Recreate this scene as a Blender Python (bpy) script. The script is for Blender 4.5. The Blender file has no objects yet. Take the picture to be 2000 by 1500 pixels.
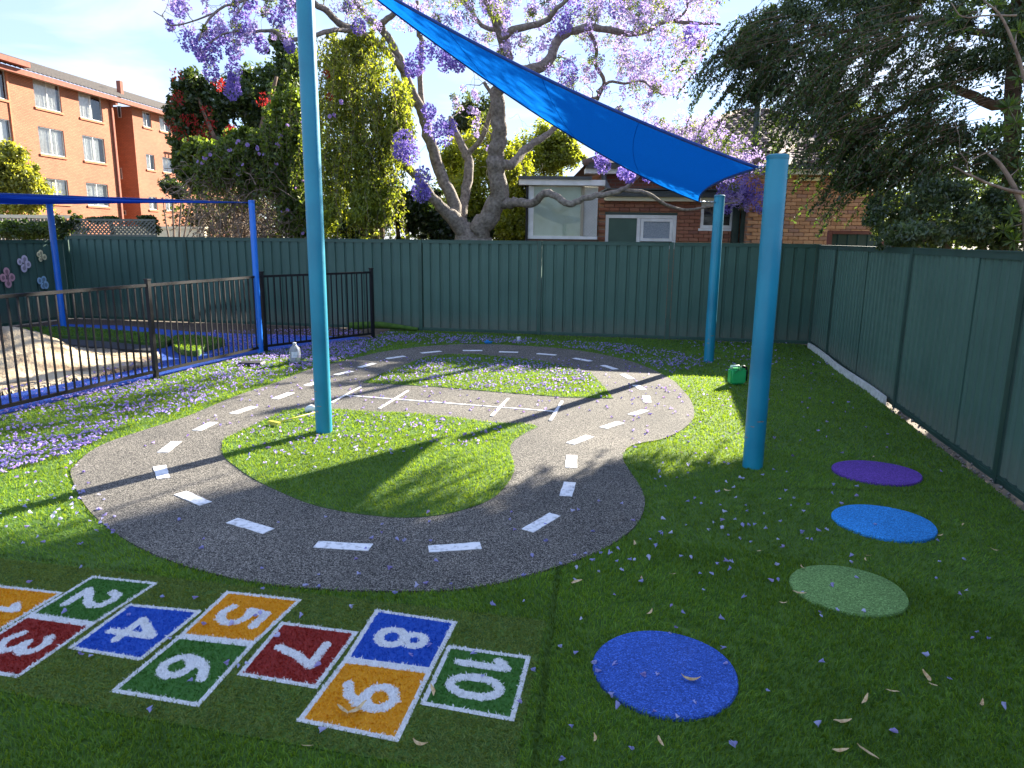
import bpy, bmesh, math, random
import numpy as np
from math import sin, cos, tan, pi, radians, atan2, hypot, sqrt
from mathutils import Vector, Matrix, Quaternion
from mathutils.geometry import tessellate_polygon

rng = np.random.default_rng(7)
random.seed(7)
scene = bpy.context.scene
COL = scene.collection

# ------------------------------------------------------------------ camera
F, PITCH, ROLL, H = 1387.0, 0.202, 0.0105, 1.82      # in pixels of a 2000 x 1500 picture, radians, metres
cam_d = bpy.data.cameras.new('camera')
cam_d.sensor_width = 36.0
cam_d.lens = F / 2000.0 * 36.0
cam_d.clip_start = 0.05
cam_d.clip_end = 2000.0
cam = bpy.data.objects.new('camera', cam_d)
COL.objects.link(cam)
cam.matrix_world = Matrix.Translation((0, 0, H)) @ Matrix.Rotation(pi / 2 - PITCH, 4, 'X') @ Matrix.Rotation(ROLL, 4, 'Z')
scene.camera = cam

# ------------------------------------------------------------------ sky, sun, exposure
SUN_AZ, SUN_EL = radians(37.7), radians(23.4)        # azimuth from +Y towards +X
world = bpy.data.worlds.new('World')
scene.world = world
world.use_nodes = True
nt = world.node_tree
nt.nodes.clear()
n_out = nt.nodes.new('ShaderNodeOutputWorld')
n_bg = nt.nodes.new('ShaderNodeBackground')
n_sky = nt.nodes.new('ShaderNodeTexSky')
n_sky.sky_type = 'NISHITA'
n_sky.sun_disc = False
n_sky.sun_elevation = SUN_EL
n_sky.sun_rotation = SUN_AZ
n_sky.air_density = 1.0
n_sky.dust_density = 0.1
n_sky.altitude = 600.0
n_sky.ozone_density = 2.0
n_bg.inputs['Strength'].default_value = 0.15
tc = nt.nodes.new('ShaderNodeTexCoord')
sep = nt.nodes.new('ShaderNodeSeparateXYZ')
zc = nt.nodes.new('ShaderNodeMath'); zc.operation = 'MAXIMUM'; zc.inputs[1].default_value = 0.0
za = nt.nodes.new('ShaderNodeMath'); za.operation = 'ADD'; za.inputs[1].default_value = 0.16
dx = nt.nodes.new('ShaderNodeMath'); dx.operation = 'DIVIDE'
dy = nt.nodes.new('ShaderNodeMath'); dy.operation = 'DIVIDE'
cmb = nt.nodes.new('ShaderNodeCombineXYZ')
nz = nt.nodes.new('ShaderNodeTexNoise'); nz.inputs['Scale'].default_value = 1.25; nz.inputs['Detail'].default_value = 9.0
nz.inputs['Roughness'].default_value = 0.52; nz.inputs['Distortion'].default_value = 0.5
rmp = nt.nodes.new('ShaderNodeValToRGB')
rmp.color_ramp.elements[0].position = 0.50; rmp.color_ramp.elements[0].color = (0, 0, 0, 1)
rmp.color_ramp.elements[1].position = 0.72; rmp.color_ramp.elements[1].color = (0.85, 0.85, 0.85, 1)
mixc = nt.nodes.new('ShaderNodeMixRGB')
mixc.inputs['Color2'].default_value = (1.72, 1.74, 1.82, 1)
veil = nt.nodes.new('ShaderNodeMixRGB'); veil.inputs['Fac'].default_value = 0.86      # thin even high haze over the whole sky
veil.inputs['Color2'].default_value = (0.74, 0.96, 1.56, 1)
L = nt.links.new
L(tc.outputs['Generated'], sep.inputs[0])
L(sep.outputs['Z'], zc.inputs[0]); L(zc.outputs[0], za.inputs[0])
L(sep.outputs['X'], dx.inputs[0]); L(za.outputs[0], dx.inputs[1])
L(sep.outputs['Y'], dy.inputs[0]); L(za.outputs[0], dy.inputs[1])
L(dx.outputs[0], cmb.inputs[0]); L(dy.outputs[0], cmb.inputs[1])
L(cmb.outputs[0], nz.inputs['Vector'])
L(nz.outputs['Fac'], rmp.inputs[0])
L(rmp.outputs[0], mixc.inputs['Fac'])
L(n_sky.outputs[0], veil.inputs['Color1'])
L(veil.outputs[0], mixc.inputs['Color1'])
L(mixc.outputs[0], n_bg.inputs['Color'])
L(n_bg.outputs[0], n_out.inputs['Surface'])

sun_d = bpy.data.lights.new('sun', 'SUN')
sun_d.energy = 5.0
sun_d.angle = radians(0.55)
sun_d.color = (1.0, 0.92, 0.78)
sun = bpy.data.objects.new('sun', sun_d)
COL.objects.link(sun)
SUN_DIR = Vector((sin(SUN_AZ) * cos(SUN_EL), cos(SUN_AZ) * cos(SUN_EL), sin(SUN_EL)))
sun.rotation_mode = 'QUATERNION'
sun.rotation_quaternion = (-SUN_DIR).to_track_quat('-Z', 'Y')
sun.location = SUN_DIR * 60

vs = scene.view_settings
vs.view_transform = 'Standard'
vs.look = 'None'
vs.exposure = 2.32
vs.gamma = 1.0
vs.use_curve_mapping = False
cy = scene.cycles
cy.max_bounces = 7; cy.diffuse_bounces = 3; cy.glossy_bounces = 2; cy.transmission_bounces = 4
cy.transparent_max_bounces = 8; cy.caustics_reflective = False; cy.caustics_refractive = False
cy.use_denoising = True
cy.sample_clamp_indirect = 6.0

# ------------------------------------------------------------------ pixel -> place helpers
def ray(px, py):
    X = px - 1000.0; Y = py - 750.0
    c, s = cos(ROLL), sin(ROLL)
    X, Y = c * X + s * Y, -s * X + c * Y
    return np.array([X, F * cos(PITCH) - Y * sin(PITCH), -F * sin(PITCH) - Y * cos(PITCH)])
def G(px, py, z=0.0):                       # on level ground
    d = ray(px, py); t = (z - H) / d[2]
    return np.array([d[0] * t, d[1] * t, z])
def G2(px, py): return tuple(G(px, py)[:2])
def D(px, py, y):                           # at forward distance y
    d = ray(px, py); t = y / d[1]
    return np.array([d[0] * t, y, H + d[2] * t])
def onplane(px, py, p0, dirn):              # on a vertical plane through p0 along dirn; gives (s, z)
    d = ray(px, py)
    A = np.array([[d[0], -dirn[0]], [d[1], -dirn[1]]])
    t, s = np.linalg.solve(A, np.array([p0[0], p0[1]]))
    return s, H + d[2] * t

# ------------------------------------------------------------------ object helpers
ORG = {}
def tag(o, label=None, cat=None, group=None, kind=None):
    if label: o['label'] = label
    if cat: o['category'] = cat
    if group: o['group'] = group
    if kind: o['kind'] = kind
    return o
def thing(name, loc, label, cat, group=None):
    o = bpy.data.objects.new(name, None)
    o.empty_display_size = 0.2
    COL.objects.link(o)
    o.location = loc
    ORG[o.name] = np.array(loc, float)
    return tag(o, label, cat, group)
def link(name, mesh, parent=None, loc=None, rot=None, scale=None):
    o = bpy.data.objects.new(name, mesh)
    COL.objects.link(o)
    if parent is not None:
        o.parent = parent
        ORG[o.name] = ORG[parent.name]
    else:
        ORG[o.name] = np.zeros(3)
    if loc is not None:
        o.location = np.array(loc, float) - (ORG[parent.name] if parent is not None else 0)
    if rot is not None: o.rotation_euler = rot
    if scale is not None: o.scale = scale
    return o
def npmesh(name, V, faces, mat, col=None, smooth=False):
    """faces: list of (M,k) index arrays"""
    me = bpy.data.meshes.new(name)
    V = np.ascontiguousarray(V, dtype=np.float32)
    me.vertices.add(len(V)); me.vertices.foreach_set('co', V.ravel())
    faces = [np.asarray(f, dtype=np.int32) for f in faces if len(f)]
    nl = sum(f.size for f in faces); nf = sum(len(f) for f in faces)
    me.loops.add(nl); me.polygons.add(nf)
    me.loops.foreach_set('vertex_index', np.concatenate([f.ravel() for f in faces]))
    st = []; k = 0
    for f in faces:
        st.append(np.arange(len(f), dtype=np.int32) * f.shape[1] + k); k += f.size
    me.polygons.foreach_set('loop_start', np.concatenate(st))
    if smooth: me.polygons.foreach_set('use_smooth', np.ones(nf, dtype=bool))
    me.update(calc_edges=True)
    if col is not None:
        a = me.color_attributes.new('Col', 'FLOAT_COLOR', 'POINT')
        c4 = np.ones((len(V), 4), dtype=np.float32); c4[:, :3] = col
        a.data.foreach_set('color', c4.ravel())
    if mat is not None: me.materials.append(mat)
    return me
def npobj(name, V, faces, mat, parent=None, col=None, smooth=False):
    org = ORG[parent.name] if parent is not None else np.zeros(3)
    return link(name, npmesh(name, np.asarray(V, float) - org, faces, mat, col, smooth), parent)

class MB:
    """collects boxes, tubes, prisms and makes ONE mesh"""
    def __init__(s): s.v = []; s.f = []; s.n = 0
    def add(s, V, Fs):
        V = np.asarray(V, float); s.v.append(V)
        for f in Fs: s.f.append(tuple(int(i) + s.n for i in f))
        s.n += len(V); return s
    def box(s, c, size, rz=0.0, M=None):
        x, y, z = np.array(size) / 2.0
        V = np.array([[-x,-y,-z],[x,-y,-z],[x,y,-z],[-x,y,-z],[-x,-y,z],[x,-y,z],[x,y,z],[-x,y,z]])
        if rz: 
            R = np.array([[cos(rz),-sin(rz),0],[sin(rz),cos(rz),0],[0,0,1]]); V = V @ R.T
        if M is not None: V = V @ np.array(M).T
        return s.add(V + np.array(c), [(0,3,2,1),(4,5,6,7),(0,1,5,4),(1,2,6,5),(2,3,7,6),(3,0,4,7)])
    def box2(s, a, b): 
        a = np.array(a, float); b = np.array(b, float)
        return s.box((a + b) / 2, np.abs(b - a))
    def bar(s, a, b, w, h):                      # box along a-b, w across (horizontal), h up
        a = np.array(a, float); b = np.array(b, float); d = b - a; Ln = np.linalg.norm(d); d /= Ln
        up = np.array([0, 0, 1.0])
        if abs(d[2]) > .95: up = np.array([0, 1.0, 0])
        sd = np.cross(d, up); sd /= np.linalg.norm(sd); up = np.cross(sd, d)
        V = [a + sd * i * w / 2 + up * j * h / 2 for i, j in ((-1,-1),(1,-1),(1,1),(-1,1))] + \
            [b + sd * i * w / 2 + up * j * h / 2 for i, j in ((-1,-1),(1,-1),(1,1),(-1,1))]
        return s.add(V, [(0,1,2,3),(7,6,5,4),(1,0,4,5),(2,1,5,6),(3,2,6,7),(0,3,7,4)])
    def tube(s, pts, rad, n=8, cap=True):
        pts = np.asarray(pts, float); m = len(pts)
        rad = np.full(m, rad) if np.isscalar(rad) else np.asarray(rad, float)
        tg = np.gradient(pts, axis=0); tg /= np.maximum(np.linalg.norm(tg, axis=1, keepdims=True), 1e-9)
        ref = np.array([0, 0, 1.0]) if abs(tg[0][2]) < .9 else np.array([1.0, 0, 0])
        u = np.cross(tg[0], ref); u /= np.linalg.norm(u)
        V = []
        for i in range(m):
            u = u - tg[i] * np.dot(u, tg[i]); u /= max(np.linalg.norm(u), 1e-9)
            w = np.cross(tg[i], u)
            for k in range(n):
                a = 2 * pi * k / n
                V.append(pts[i] + rad[i] * (cos(a) * u + sin(a) * w))
        Fs = []
        for i in range(m - 1):
            for k in range(n):
                k2 = (k + 1) % n
                Fs.append((i*n+k, i*n+k2, (i+1)*n+k2, (i+1)*n+k))
        if cap: Fs.append(tuple(range(n))[::-1]); Fs.append(tuple((m-1)*n + k for k in range(n)))
        return s.add(V, Fs)
    def lathe(s, c, prof, n=24, cap=True):
        V = []; Fs = []; m = len(prof)
        for r, z in prof:
            for k in range(n):
                a = 2*pi*k/n; V.append((c[0] + r*cos(a), c[1] + r*sin(a), c[2] + z))
        for i in range(m-1):
            for k in range(n):
                k2 = (k+1) % n; Fs.append((i*n+k, i*n+k2, (i+1)*n+k2, (i+1)*n+k))
        if cap: Fs.append(tuple(range(n))[::-1]); Fs.append(tuple((m-1)*n+k for k in range(n)))
        return s.add(V, Fs)
    def prism(s, poly, z0, z1):                  # poly: list of (x,y); flat top, sides, no bottom
        n = len(poly)
        V = [(p[0], p[1], z1) for p in poly] + [(p[0], p[1], z0) for p in poly]
        tris = tessellate_polygon([[Vector((p[0], p[1], 0)) for p in poly]])
        Fs = []
        for t in tris:
            a, b, c = [np.array(poly[i][:2]) for i in t]
            cr = (b[0]-a[0])*(c[1]-a[1]) - (b[1]-a[1])*(c[0]-a[0])
            Fs.append(tuple(t) if cr > 0 else tuple(t)[::-1])
        area = sum(poly[i][0]*poly[(i+1)%n][1] - poly[(i+1)%n][0]*poly[i][1] for i in range(n))
        if z1 - z0 > 1e-6:
            for i in range(n):
                j = (i+1) % n
                f = (i, n+i, n+j, j)
                Fs.append(f if area > 0 else f[::-1])
        return s.add(V, Fs)
    def build(s, name, mat, parent=None, smooth=False, angle=None):
        org = ORG[parent.name] if parent is not None else np.zeros(3)
        me = bpy.data.meshes.new(name)
        me.from_pydata([tuple(p) for p in (np.concatenate(s.v) - org)], [], s.f)
        if mat is not None: me.materials.append(mat)
        if smooth:
            me.polygons.foreach_set('use_smooth', np.ones(len(me.polygons), dtype=bool))
            if angle: me.set_sharp_from_angle(angle=radians(angle))
        me.update()
        return link(name, me, parent)
    def mesh(s, name, mat, smooth=False):
        me = bpy.data.meshes.new(name)
        me.from_pydata([tuple(p) for p in np.concatenate(s.v)], [], s.f)
        if mat is not None: me.materials.append(mat)
        if smooth: me.polygons.foreach_set('use_smooth', np.ones(len(me.polygons), dtype=bool))
        me.update(); return me

def smooth_closed(P, k=6):
    P = np.asarray(P, float); n = len(P); out = []
    for i in range(n):
        p0, p1, p2, p3 = P[i-1], P[i], P[(i+1) % n], P[(i+2) % n]
        for j in range(k):
            t = j / k
            out.append(.5*((2*p1)+(-p0+p2)*t+(2*p0-5*p1+4*p2-p3)*t*t+(-p0+3*p1-3*p2+p3)*t**3))
    return np.array(out)
def smooth_open(P, k=5):
    P = np.asarray(P, float); Q = np.vstack([2*P[0]-P[1], P, 2*P[-1]-P[-2]]); out = []
    for i in range(1, len(Q)-2):
        p0, p1, p2, p3 = Q[i-1], Q[i], Q[i+1], Q[i+2]
        for j in range(k):
            t = j / k
            out.append(.5*((2*p1)+(-p0+p2)*t+(2*p0-5*p1+4*p2-p3)*t*t+(-p0+3*p1-3*p2+p3)*t**3))
    out.append(P[-1]); return np.array(out)
def inside(pts, poly):
    x, y = pts[:, 0], pts[:, 1]; poly = np.asarray(poly)[:, :2]
    r = np.zeros(len(pts), bool); j = len(poly) - 1
    for i in range(len(poly)):
        xi, yi = poly[i]; xj, yj = poly[j]
        c = ((yi > y) != (yj > y)) & (x < (xj - xi) * (y - yi) / (yj - yi + 1e-12) + xi)
        r ^= c; j = i
    return r
def scatter(poly, n):
    poly = np.asarray(poly)[:, :2]; lo, hi = poly.min(0), poly.max(0); out = []; k = 0
    while k < n:
        p = lo + (hi - lo) * rng.random((max(n, 64) * 2, 2)); p = p[inside(p, poly)]
        out.append(p); k += len(p)
        if len(p) == 0: break
    return np.concatenate(out)[:n]

# ------------------------------------------------------------------ materials
MATS = {}
def nodemat(name):
    m = bpy.data.materials.new(name); m.use_nodes = True
    t = m.node_tree; b = t.nodes['Principled BSDF']
    MATS[name] = m
    return m, t, b
def mat(name, c1, c2=None, rough=.6, scale=6.0, detail=4.0, bump=0.0, bscale=40.0, metallic=0.0, spec=.5, fac=(.35, .65), coat=0.0, coords='Object'):
    m, t, b = nodemat(name)
    b.inputs['Roughness'].default_value = rough
    b.inputs['Metallic'].default_value = metallic
    b.inputs['Specular IOR Level'].default_value = spec
    if coat: b.inputs['Coat Weight'].default_value = coat; b.inputs['Coat Roughness'].default_value = .15
    tcn = t.nodes.new('ShaderNodeTexCoord')
    if c2 is None:
        b.inputs['Base Color'].default_value = (*c1, 1)
    else:
        n = t.nodes.new('ShaderNodeTexNoise'); n.inputs['Scale'].default_value = scale; n.inputs['Detail'].default_value = detail
        r = t.nodes.new('ShaderNodeValToRGB')
        r.color_ramp.elements[0].position = fac[0]; r.color_ramp.elements[0].color = (*c1, 1)
        r.color_ramp.elements[1].position = fac[1]; r.color_ramp.elements[1].color = (*c2, 1)
        t.links.new(tcn.outputs[coords], n.inputs['Vector']); t.links.new(n.outputs['Fac'], r.inputs[0])
        t.links.new(r.outputs[0], b.inputs['Base Color'])
    if bump:
        n2 = t.nodes.new('ShaderNodeTexNoise'); n2.inputs['Scale'].default_value = bscale; n2.inputs['Detail'].default_value = 5
        bp = t.nodes.new('ShaderNodeBump'); bp.inputs['Strength'].default_value = bump; bp.inputs['Distance'].default_value = .02
        t.links.new(tcn.outputs[coords], n2.inputs['Vector']); t.links.new(n2.outputs['Fac'], bp.inputs['Height'])
        t.links.new(bp.outputs[0], b.inputs['Normal'])
    return m
def leafmat(name, trans=.45, gloss=.06, rough=.45, tint=(1.15, 1.1, .55)):
    """colour from the per-leaf attribute, light also passes through"""
    m = bpy.data.materials.new(name); m.use_nodes = True; MATS[name] = m
    t = m.node_tree; t.nodes.clear()
    o = t.nodes.new('ShaderNodeOutputMaterial'); a = t.nodes.new('ShaderNodeAttribute'); a.attribute_name = 'Col'
    d = t.nodes.new('ShaderNodeBsdfDiffuse'); tr = t.nodes.new('ShaderNodeBsdfTranslucent'); g = t.nodes.new('ShaderNodeBsdfGlossy')
    g.inputs['Roughness'].default_value = rough
    mul = t.nodes.new('ShaderNodeMixRGB'); mul.blend_type = 'MULTIPLY'; mul.inputs['Fac'].default_value = 1.0
    mul.inputs['Color2'].default_value = (*tint, 1)
    m1 = t.nodes.new('ShaderNodeMixShader'); m1.inputs[0].default_value = trans
    m2 = t.nodes.new('ShaderNodeMixShader'); m2.inputs[0].default_value = gloss
    k = t.links.new
    k(a.outputs['Color'], d.inputs['Color']); k(a.outputs['Color'], mul.inputs['Color1']); k(mul.outputs[0], tr.inputs['Color'])
    k(d.outputs[0], m1.inputs[1]); k(tr.outputs[0], m1.inputs[2]); k(m1.outputs[0], m2.inputs[1]); k(g.outputs[0], m2.inputs[2])
    k(m2.outputs[0], o.inputs['Surface'])
    return m
LEAF = leafmat('leaf_blade', .6, .04, .5, (1.45, 1.3, .5))
GLOSSLEAF = leafmat('glossy_leaf', .45, .045, .4, (1.4, 1.3, .5))
PETAL = leafmat('petal', .5, .02, .6, (1.1, 1.0, 1.05))
PILE = leafmat('turf_pile_fibre', .52, .02, .5, (1.9, 1.25, .25))
PILEC = leafmat('coloured_pile_fibre', .25, .03, .5, (1.0, 1.0, 1.0))
M_TURF = mat('turf_backing', (.045, .105, .010), (.085, .17, .018), .9, 9, 6, .5, 260)
M_SOIL = mat('soil', (.10, .075, .05), (.17, .13, .09), .95, 3, 6, .4, 60)
def fence_metal(name, c1, c2, dust):
    """coil coated sheet: slow fading, faint vertical runs, soil splashed up from the ground"""
    m, t, b = nodemat(name); b.inputs['Roughness'].default_value = .5; b.inputs['Specular IOR Level'].default_value = .35
    tcn = t.nodes.new('ShaderNodeNewGeometry'); k = t.links.new
    n = t.nodes.new('ShaderNodeTexNoise'); n.inputs['Scale'].default_value = .9; n.inputs['Detail'].default_value = 6
    r = t.nodes.new('ShaderNodeValToRGB'); r.color_ramp.elements[0].position = .3; r.color_ramp.elements[0].color = (*c1, 1); r.color_ramp.elements[1].position = .7; r.color_ramp.elements[1].color = (*c2, 1)
    mp = t.nodes.new('ShaderNodeMapping'); mp.inputs['Scale'].default_value = (7, 7, .35); n2 = t.nodes.new('ShaderNodeTexNoise'); n2.inputs['Scale'].default_value = 3; n2.inputs['Detail'].default_value = 5
    r2 = t.nodes.new('ShaderNodeValToRGB'); r2.color_ramp.elements[0].position = .35; r2.color_ramp.elements[0].color = (.93, .93, .93, 1); r2.color_ramp.elements[1].position = .7; r2.color_ramp.elements[1].color = (1.05, 1.05, 1.05, 1)
    mu = t.nodes.new('ShaderNodeMixRGB'); mu.blend_type = 'MULTIPLY'; mu.inputs['Fac'].default_value = 1
    sp = t.nodes.new('ShaderNodeSeparateXYZ'); n3 = t.nodes.new('ShaderNodeTexNoise'); n3.inputs['Scale'].default_value = 9; n3.inputs['Detail'].default_value = 6
    mr = t.nodes.new('ShaderNodeMapRange'); mr.inputs['From Min'].default_value = .42; mr.inputs['From Max'].default_value = .0
    ml = t.nodes.new('ShaderNodeMath'); ml.operation = 'MULTIPLY'; ml2 = t.nodes.new('ShaderNodeMath'); ml2.operation = 'MULTIPLY'; ml2.inputs[1].default_value = 1.1
    mx = t.nodes.new('ShaderNodeMixRGB'); mx.inputs['Color2'].default_value = (*dust, 1)
    k(tcn.outputs['Position'], n.inputs['Vector']); k(n.outputs['Fac'], r.inputs[0]); k(tcn.outputs['Position'], mp.inputs[0]); k(mp.outputs[0], n2.inputs['Vector']); k(n2.outputs['Fac'], r2.inputs[0])
    k(r.outputs[0], mu.inputs['Color1']); k(r2.outputs[0], mu.inputs['Color2'])
    k(tcn.outputs['Position'], sp.inputs[0]); k(sp.outputs['Z'], mr.inputs['Value']); k(tcn.outputs['Position'], n3.inputs['Vector'])
    k(mr.outputs[0], ml.inputs[0]); k(n3.outputs['Fac'], ml.inputs[1]); k(ml.outputs[0], ml2.inputs[0]); k(ml2.outputs[0], mx.inputs['Fac']); k(mu.outputs[0], mx.inputs['Color1']); k(mx.outputs[0], b.inputs['Base Color'])
    return m
M_GREEN = fence_metal('green_sheet_metal', (.054, .116, .090), (.076, .152, .118), (.16, .155, .12))
M_GREEN_D = mat('green_post_metal', (.028, .078, .056), (.040, .098, .072), .5, 3, 4)
M_TEAL = mat('teal_pole_paint', (.004, .19, .30), (.010, .285, .415), .42, 1.6, 9, .06, 14, coat=.12)
M_TEAL_D = mat('teal_cap_paint', (.006, .17, .25), (.01, .20, .29), .4, 5)
M_BLUEPOST = mat('blue_post_paint', (.008, .16, .70), (.012, .20, .78), .35, 3, coat=.2)
M_BLACK = mat('black_fence_paint', (.006, .006, .007), (.013, .012, .013), .5, 7, spec=.3)
M_WHITE = mat('white_line_paint', (.42, .42, .43), (.80, .80, .81), .7, 34, 8, fac=(.30, .50))
M_WTRIM = mat('white_trim_paint', (.66, .66, .62), (.78, .78, .75), .5, 5)
M_CREAM = mat('cream_fascia_paint', (.66, .60, .40), (.74, .68, .48), .5, 4)
M_DKTRIM = mat('charcoal_gutter', (.035, .042, .042), (.05, .056, .055), .45, 6)
M_DKGREEN = mat('dark_green_pipe', (.022, .045, .036), (.032, .06, .048), .45, 6)
M_STEEL = mat('galvanised_steel', (.42, .43, .44), (.55, .56, .57), .35, 20, metallic=.9)
M_BARK = mat('jacaranda_bark', (.11, .092, .074), (.33, .285, .235), .95, 16, 10, 1.0, 28, fac=(.28, .70))
M_BARK2 = mat('brown_bark', (.10, .062, .038), (.19, .125, .08), .95, 7, 8, .9, 26)
M_VINEWOOD = mat('dry_vine_wood', (.16, .115, .085), (.30, .23, .17), .95, 12)
M_SAND = mat('sand', (.24, .165, .10), (.60, .48, .31), .95, 2.2, 10, .6, 40, fac=(.36, .56))
M_MULCH = mat('mulch', (.045, .030, .022), (.12, .085, .062), .95, 22, 8, .9, 45)
M_GREYMAT = mat('black_rubber_mat', (.015, .015, .017), (.035, .035, .038), .7, 9)
def speckle(name, cols, scale, rough=.9, bump=.35):
    m, t, b = nodemat(name)
    b.inputs['Roughness'].default_value = rough; b.inputs['Specular IOR Level'].default_value = .25
    tcn = t.nodes.new('ShaderNodeTexCoord')
    v = t.nodes.new('ShaderNodeTexVoronoi'); v.inputs['Scale'].default_value = scale
    n = t.nodes.new('ShaderNodeTexNoise'); n.inputs['Scale'].default_value = .9; n.inputs['Detail'].default_value = 5
    sp = t.nodes.new('ShaderNodeSeparateColor')
    r = t.nodes.new('ShaderNodeValToRGB'); r.color_ramp.interpolation = 'CONSTANT'
    for i, (p, c) in enumerate(cols):
        e = r.color_ramp.elements[i] if i < 2 else r.color_ramp.elements.new(p)
        e.position = p; e.color = (*c, 1)
    mx = t.nodes.new('ShaderNodeMixRGB'); mx.blend_type = 'MULTIPLY'; mx.inputs['Fac'].default_value = 1
    r2 = t.nodes.new('ShaderNodeValToRGB'); r2.color_ramp.elements[0].position = .3; r2.color_ramp.elements[0].color = (.72, .72, .72, 1)
    r2.color_ramp.elements[1].position = .7; r2.color_ramp.elements[1].color = (1.12, 1.1, 1.06, 1)
    bp = t.nodes.new('ShaderNodeBump'); bp.inputs['Strength'].default_value = bump; bp.inputs['Distance'].default_value = .004
    k = t.links.new
    k(tcn.outputs['Object'], v.inputs['Vector']); k(tcn.outputs['Object'], n.inputs['Vector'])
    k(v.outputs['Color'], sp.inputs[0]); k(sp.outputs[0], r.inputs[0]); k(r.outputs[0], mx.inputs['Color1'])
    k(n.outputs['Fac'], r2.inputs[0]); k(r2.outputs[0], mx.inputs['Color2']); k(mx.outputs[0], b.inputs['Base Color'])
    k(v.outputs['Distance'], bp.inputs['Height']); bp.invert = True; k(bp.outputs[0], b.inputs['Normal'])
    return m
M_TRACK = speckle('rubber_granule_grey', [(0, (.028, .027, .026)), (.34, (.082, .077, .070)), (.58, (.18, .166, .145)), (.80, (.34, .315, .275))], 215)
def rubber(name, c):
    a = np.array(c)
    return speckle(name, [(0, tuple(a*.62)), (.3, tuple(a*.9)), (.62, tuple(a*1.1)), (.85, tuple(np.minimum(a*1.45+.02, 1)))], 190, .85, .3)
M_BLUERUB = rubber('royal_blue_rubber', (.035, .105, .46))
M_CYANRUB = rubber('sky_blue_rubber', (.03, .27, .72))
M_GREENRUB = rubber('sage_green_rubber', (.135, .25, .075))
M_PURPRUB = rubber('purple_rubber', (.12, .05, .33))
def sailmat(name, c):
    m = bpy.data.materials.new(name); m.use_nodes = True; t = m.node_tree; t.nodes.clear()
    o = t.nodes.new('ShaderNodeOutputMaterial'); d = t.nodes.new('ShaderNodeBsdfDiffuse'); tr = t.nodes.new('ShaderNodeBsdfTranslucent')
    tcn = t.nodes.new('ShaderNodeTexCoord'); n = t.nodes.new('ShaderNodeTexNoise'); n.inputs['Scale'].default_value = 90; n.inputs['Detail'].default_value = 3
    r = t.nodes.new('ShaderNodeValToRGB'); a = np.array(c)
    r.color_ramp.elements[0].position = .35; r.color_ramp.elements[0].color = (*(a*.88), 1)
    r.color_ramp.elements[1].position = .7; r.color_ramp.elements[1].color = (*np.minimum(a*1.1, 1), 1)
    mx = t.nodes.new('ShaderNodeMixShader'); mx.inputs[0].default_value = .55
    k = t.links.new
    k(tcn.outputs['Object'], n.inputs['Vector']); k(n.outputs['Fac'], r.inputs[0]); k(r.outputs[0], d.inputs[0]); k(r.outputs[0], tr.inputs[0])
    k(d.outputs[0], mx.inputs[1]); k(tr.outputs[0], mx.inputs[2]); k(mx.outputs[0], o.inputs['Surface'])
    return m
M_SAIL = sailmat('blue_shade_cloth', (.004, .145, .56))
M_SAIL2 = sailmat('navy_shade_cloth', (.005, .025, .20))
M_SAILHEM = mat('blue_hem_webbing', (.004, .035, .20), (.006, .05, .26), .7, 30)

# ------------------------------------------------------------------ key places
LB0 = np.array([5.4, 12.75]); LBD = np.array([-.9817, .1906])       # back fence: right corner, direction to the left
def on_back(px):
    s, z = onplane(px, 465, LB0, LBD); return LB0 + LBD * s
POSTS_BACK = [on_back(x) for x in (1601, 1313, 1055, 820, 600, 360, 131)]
CORNER_L = POSTS_BACK[-1]
RS = .2145
def on_right(y): return np.array([5.4 + RS * (y - 12.75), y])
POSTS_RIGHT = [on_right(y) for y in (12.75, 11.35, 7.82, 5.29, 2.9, .5, -1.9)]
POSTS_POOL = [np.array(p) for p in ((-2.57, 12.99), (-3.97, 11.30), (-4.62, 9.04), (-5.29, 6.7), (-5.96, 4.35), (-6.63, 2.0))]

# ------------------------------------------------------------------ ground
ground = MB().prism([(-260, -40), (260, -40), (260, 420), (-260, 420)], -.12, -.06).build('ground', M_SOIL)
tag(ground, kind='structure')
turf_poly = [(-2.57, 13.0), (-3.95, 11.30), (-4.60, 9.04), (-5.27, 6.7), (-5.94, 4.35), (-7.8, -2.5), (2.2, -2.5)] + \
            [tuple(on_right(y) + np.array([-.10, 0])) for y in (-2.4, 12.6)] + [tuple(LB0 + LBD * s + np.array([0, -.05])) for s in (.2, 7.0, 8.0)]
turf = MB().prism(turf_poly, -.05, 0).build('artificial_turf', M_TURF)
tag(turf, kind='structure')

track_px = [(138,925),(150,960),(175,1000),(215,1035),(270,1070),(340,1100),(420,1124),(520,1143),(620,1153),(720,1157),(820,1157),(900,1153),(980,1140),
 (1060,1118),(1130,1095),(1190,1068),(1235,1035),(1255,1005),(1259,975),(1247,947),(1230,922),(1217,900),(1219,884),(1232,873),(1255,866),(1290,860),(1325,845),
 (1350,825),(1356,808),(1350,785),(1335,765),(1308,740),(1245,711),(1175,693),(1091,681),(1000,675),(930,673),(860,675),(797,681),(737,690),(688,702),
 (646,712),(600,724),(542,747),(455,777),(367,814),(280,842),(210,866),(170,888),(145,912)]
isl1_px = [(434,880),(440,860),(470,845),(509,827),(543,811),(569,802),(647,801),(716,806),(785,808),(831,812),(900,819),(947,826),(1046,833),(1029,846),(1003,864),
 (996,882),(1003,905),(1003,925),(985,955),(955,980),(900,1000),(850,1010),(790,1014),(730,1010),(660,1000),(600,985),(540,960),(490,935),(455,910),(438,895)]
isl2_px = [(709,749),(748,731),(797,712),(832,698),(874,694),(930,694),(1000,700),(1070,709),(1119,721),(1154,731),(1175,752),(1198,780),(1105,778),(965,767),(860,758),(797,754)]
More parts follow.
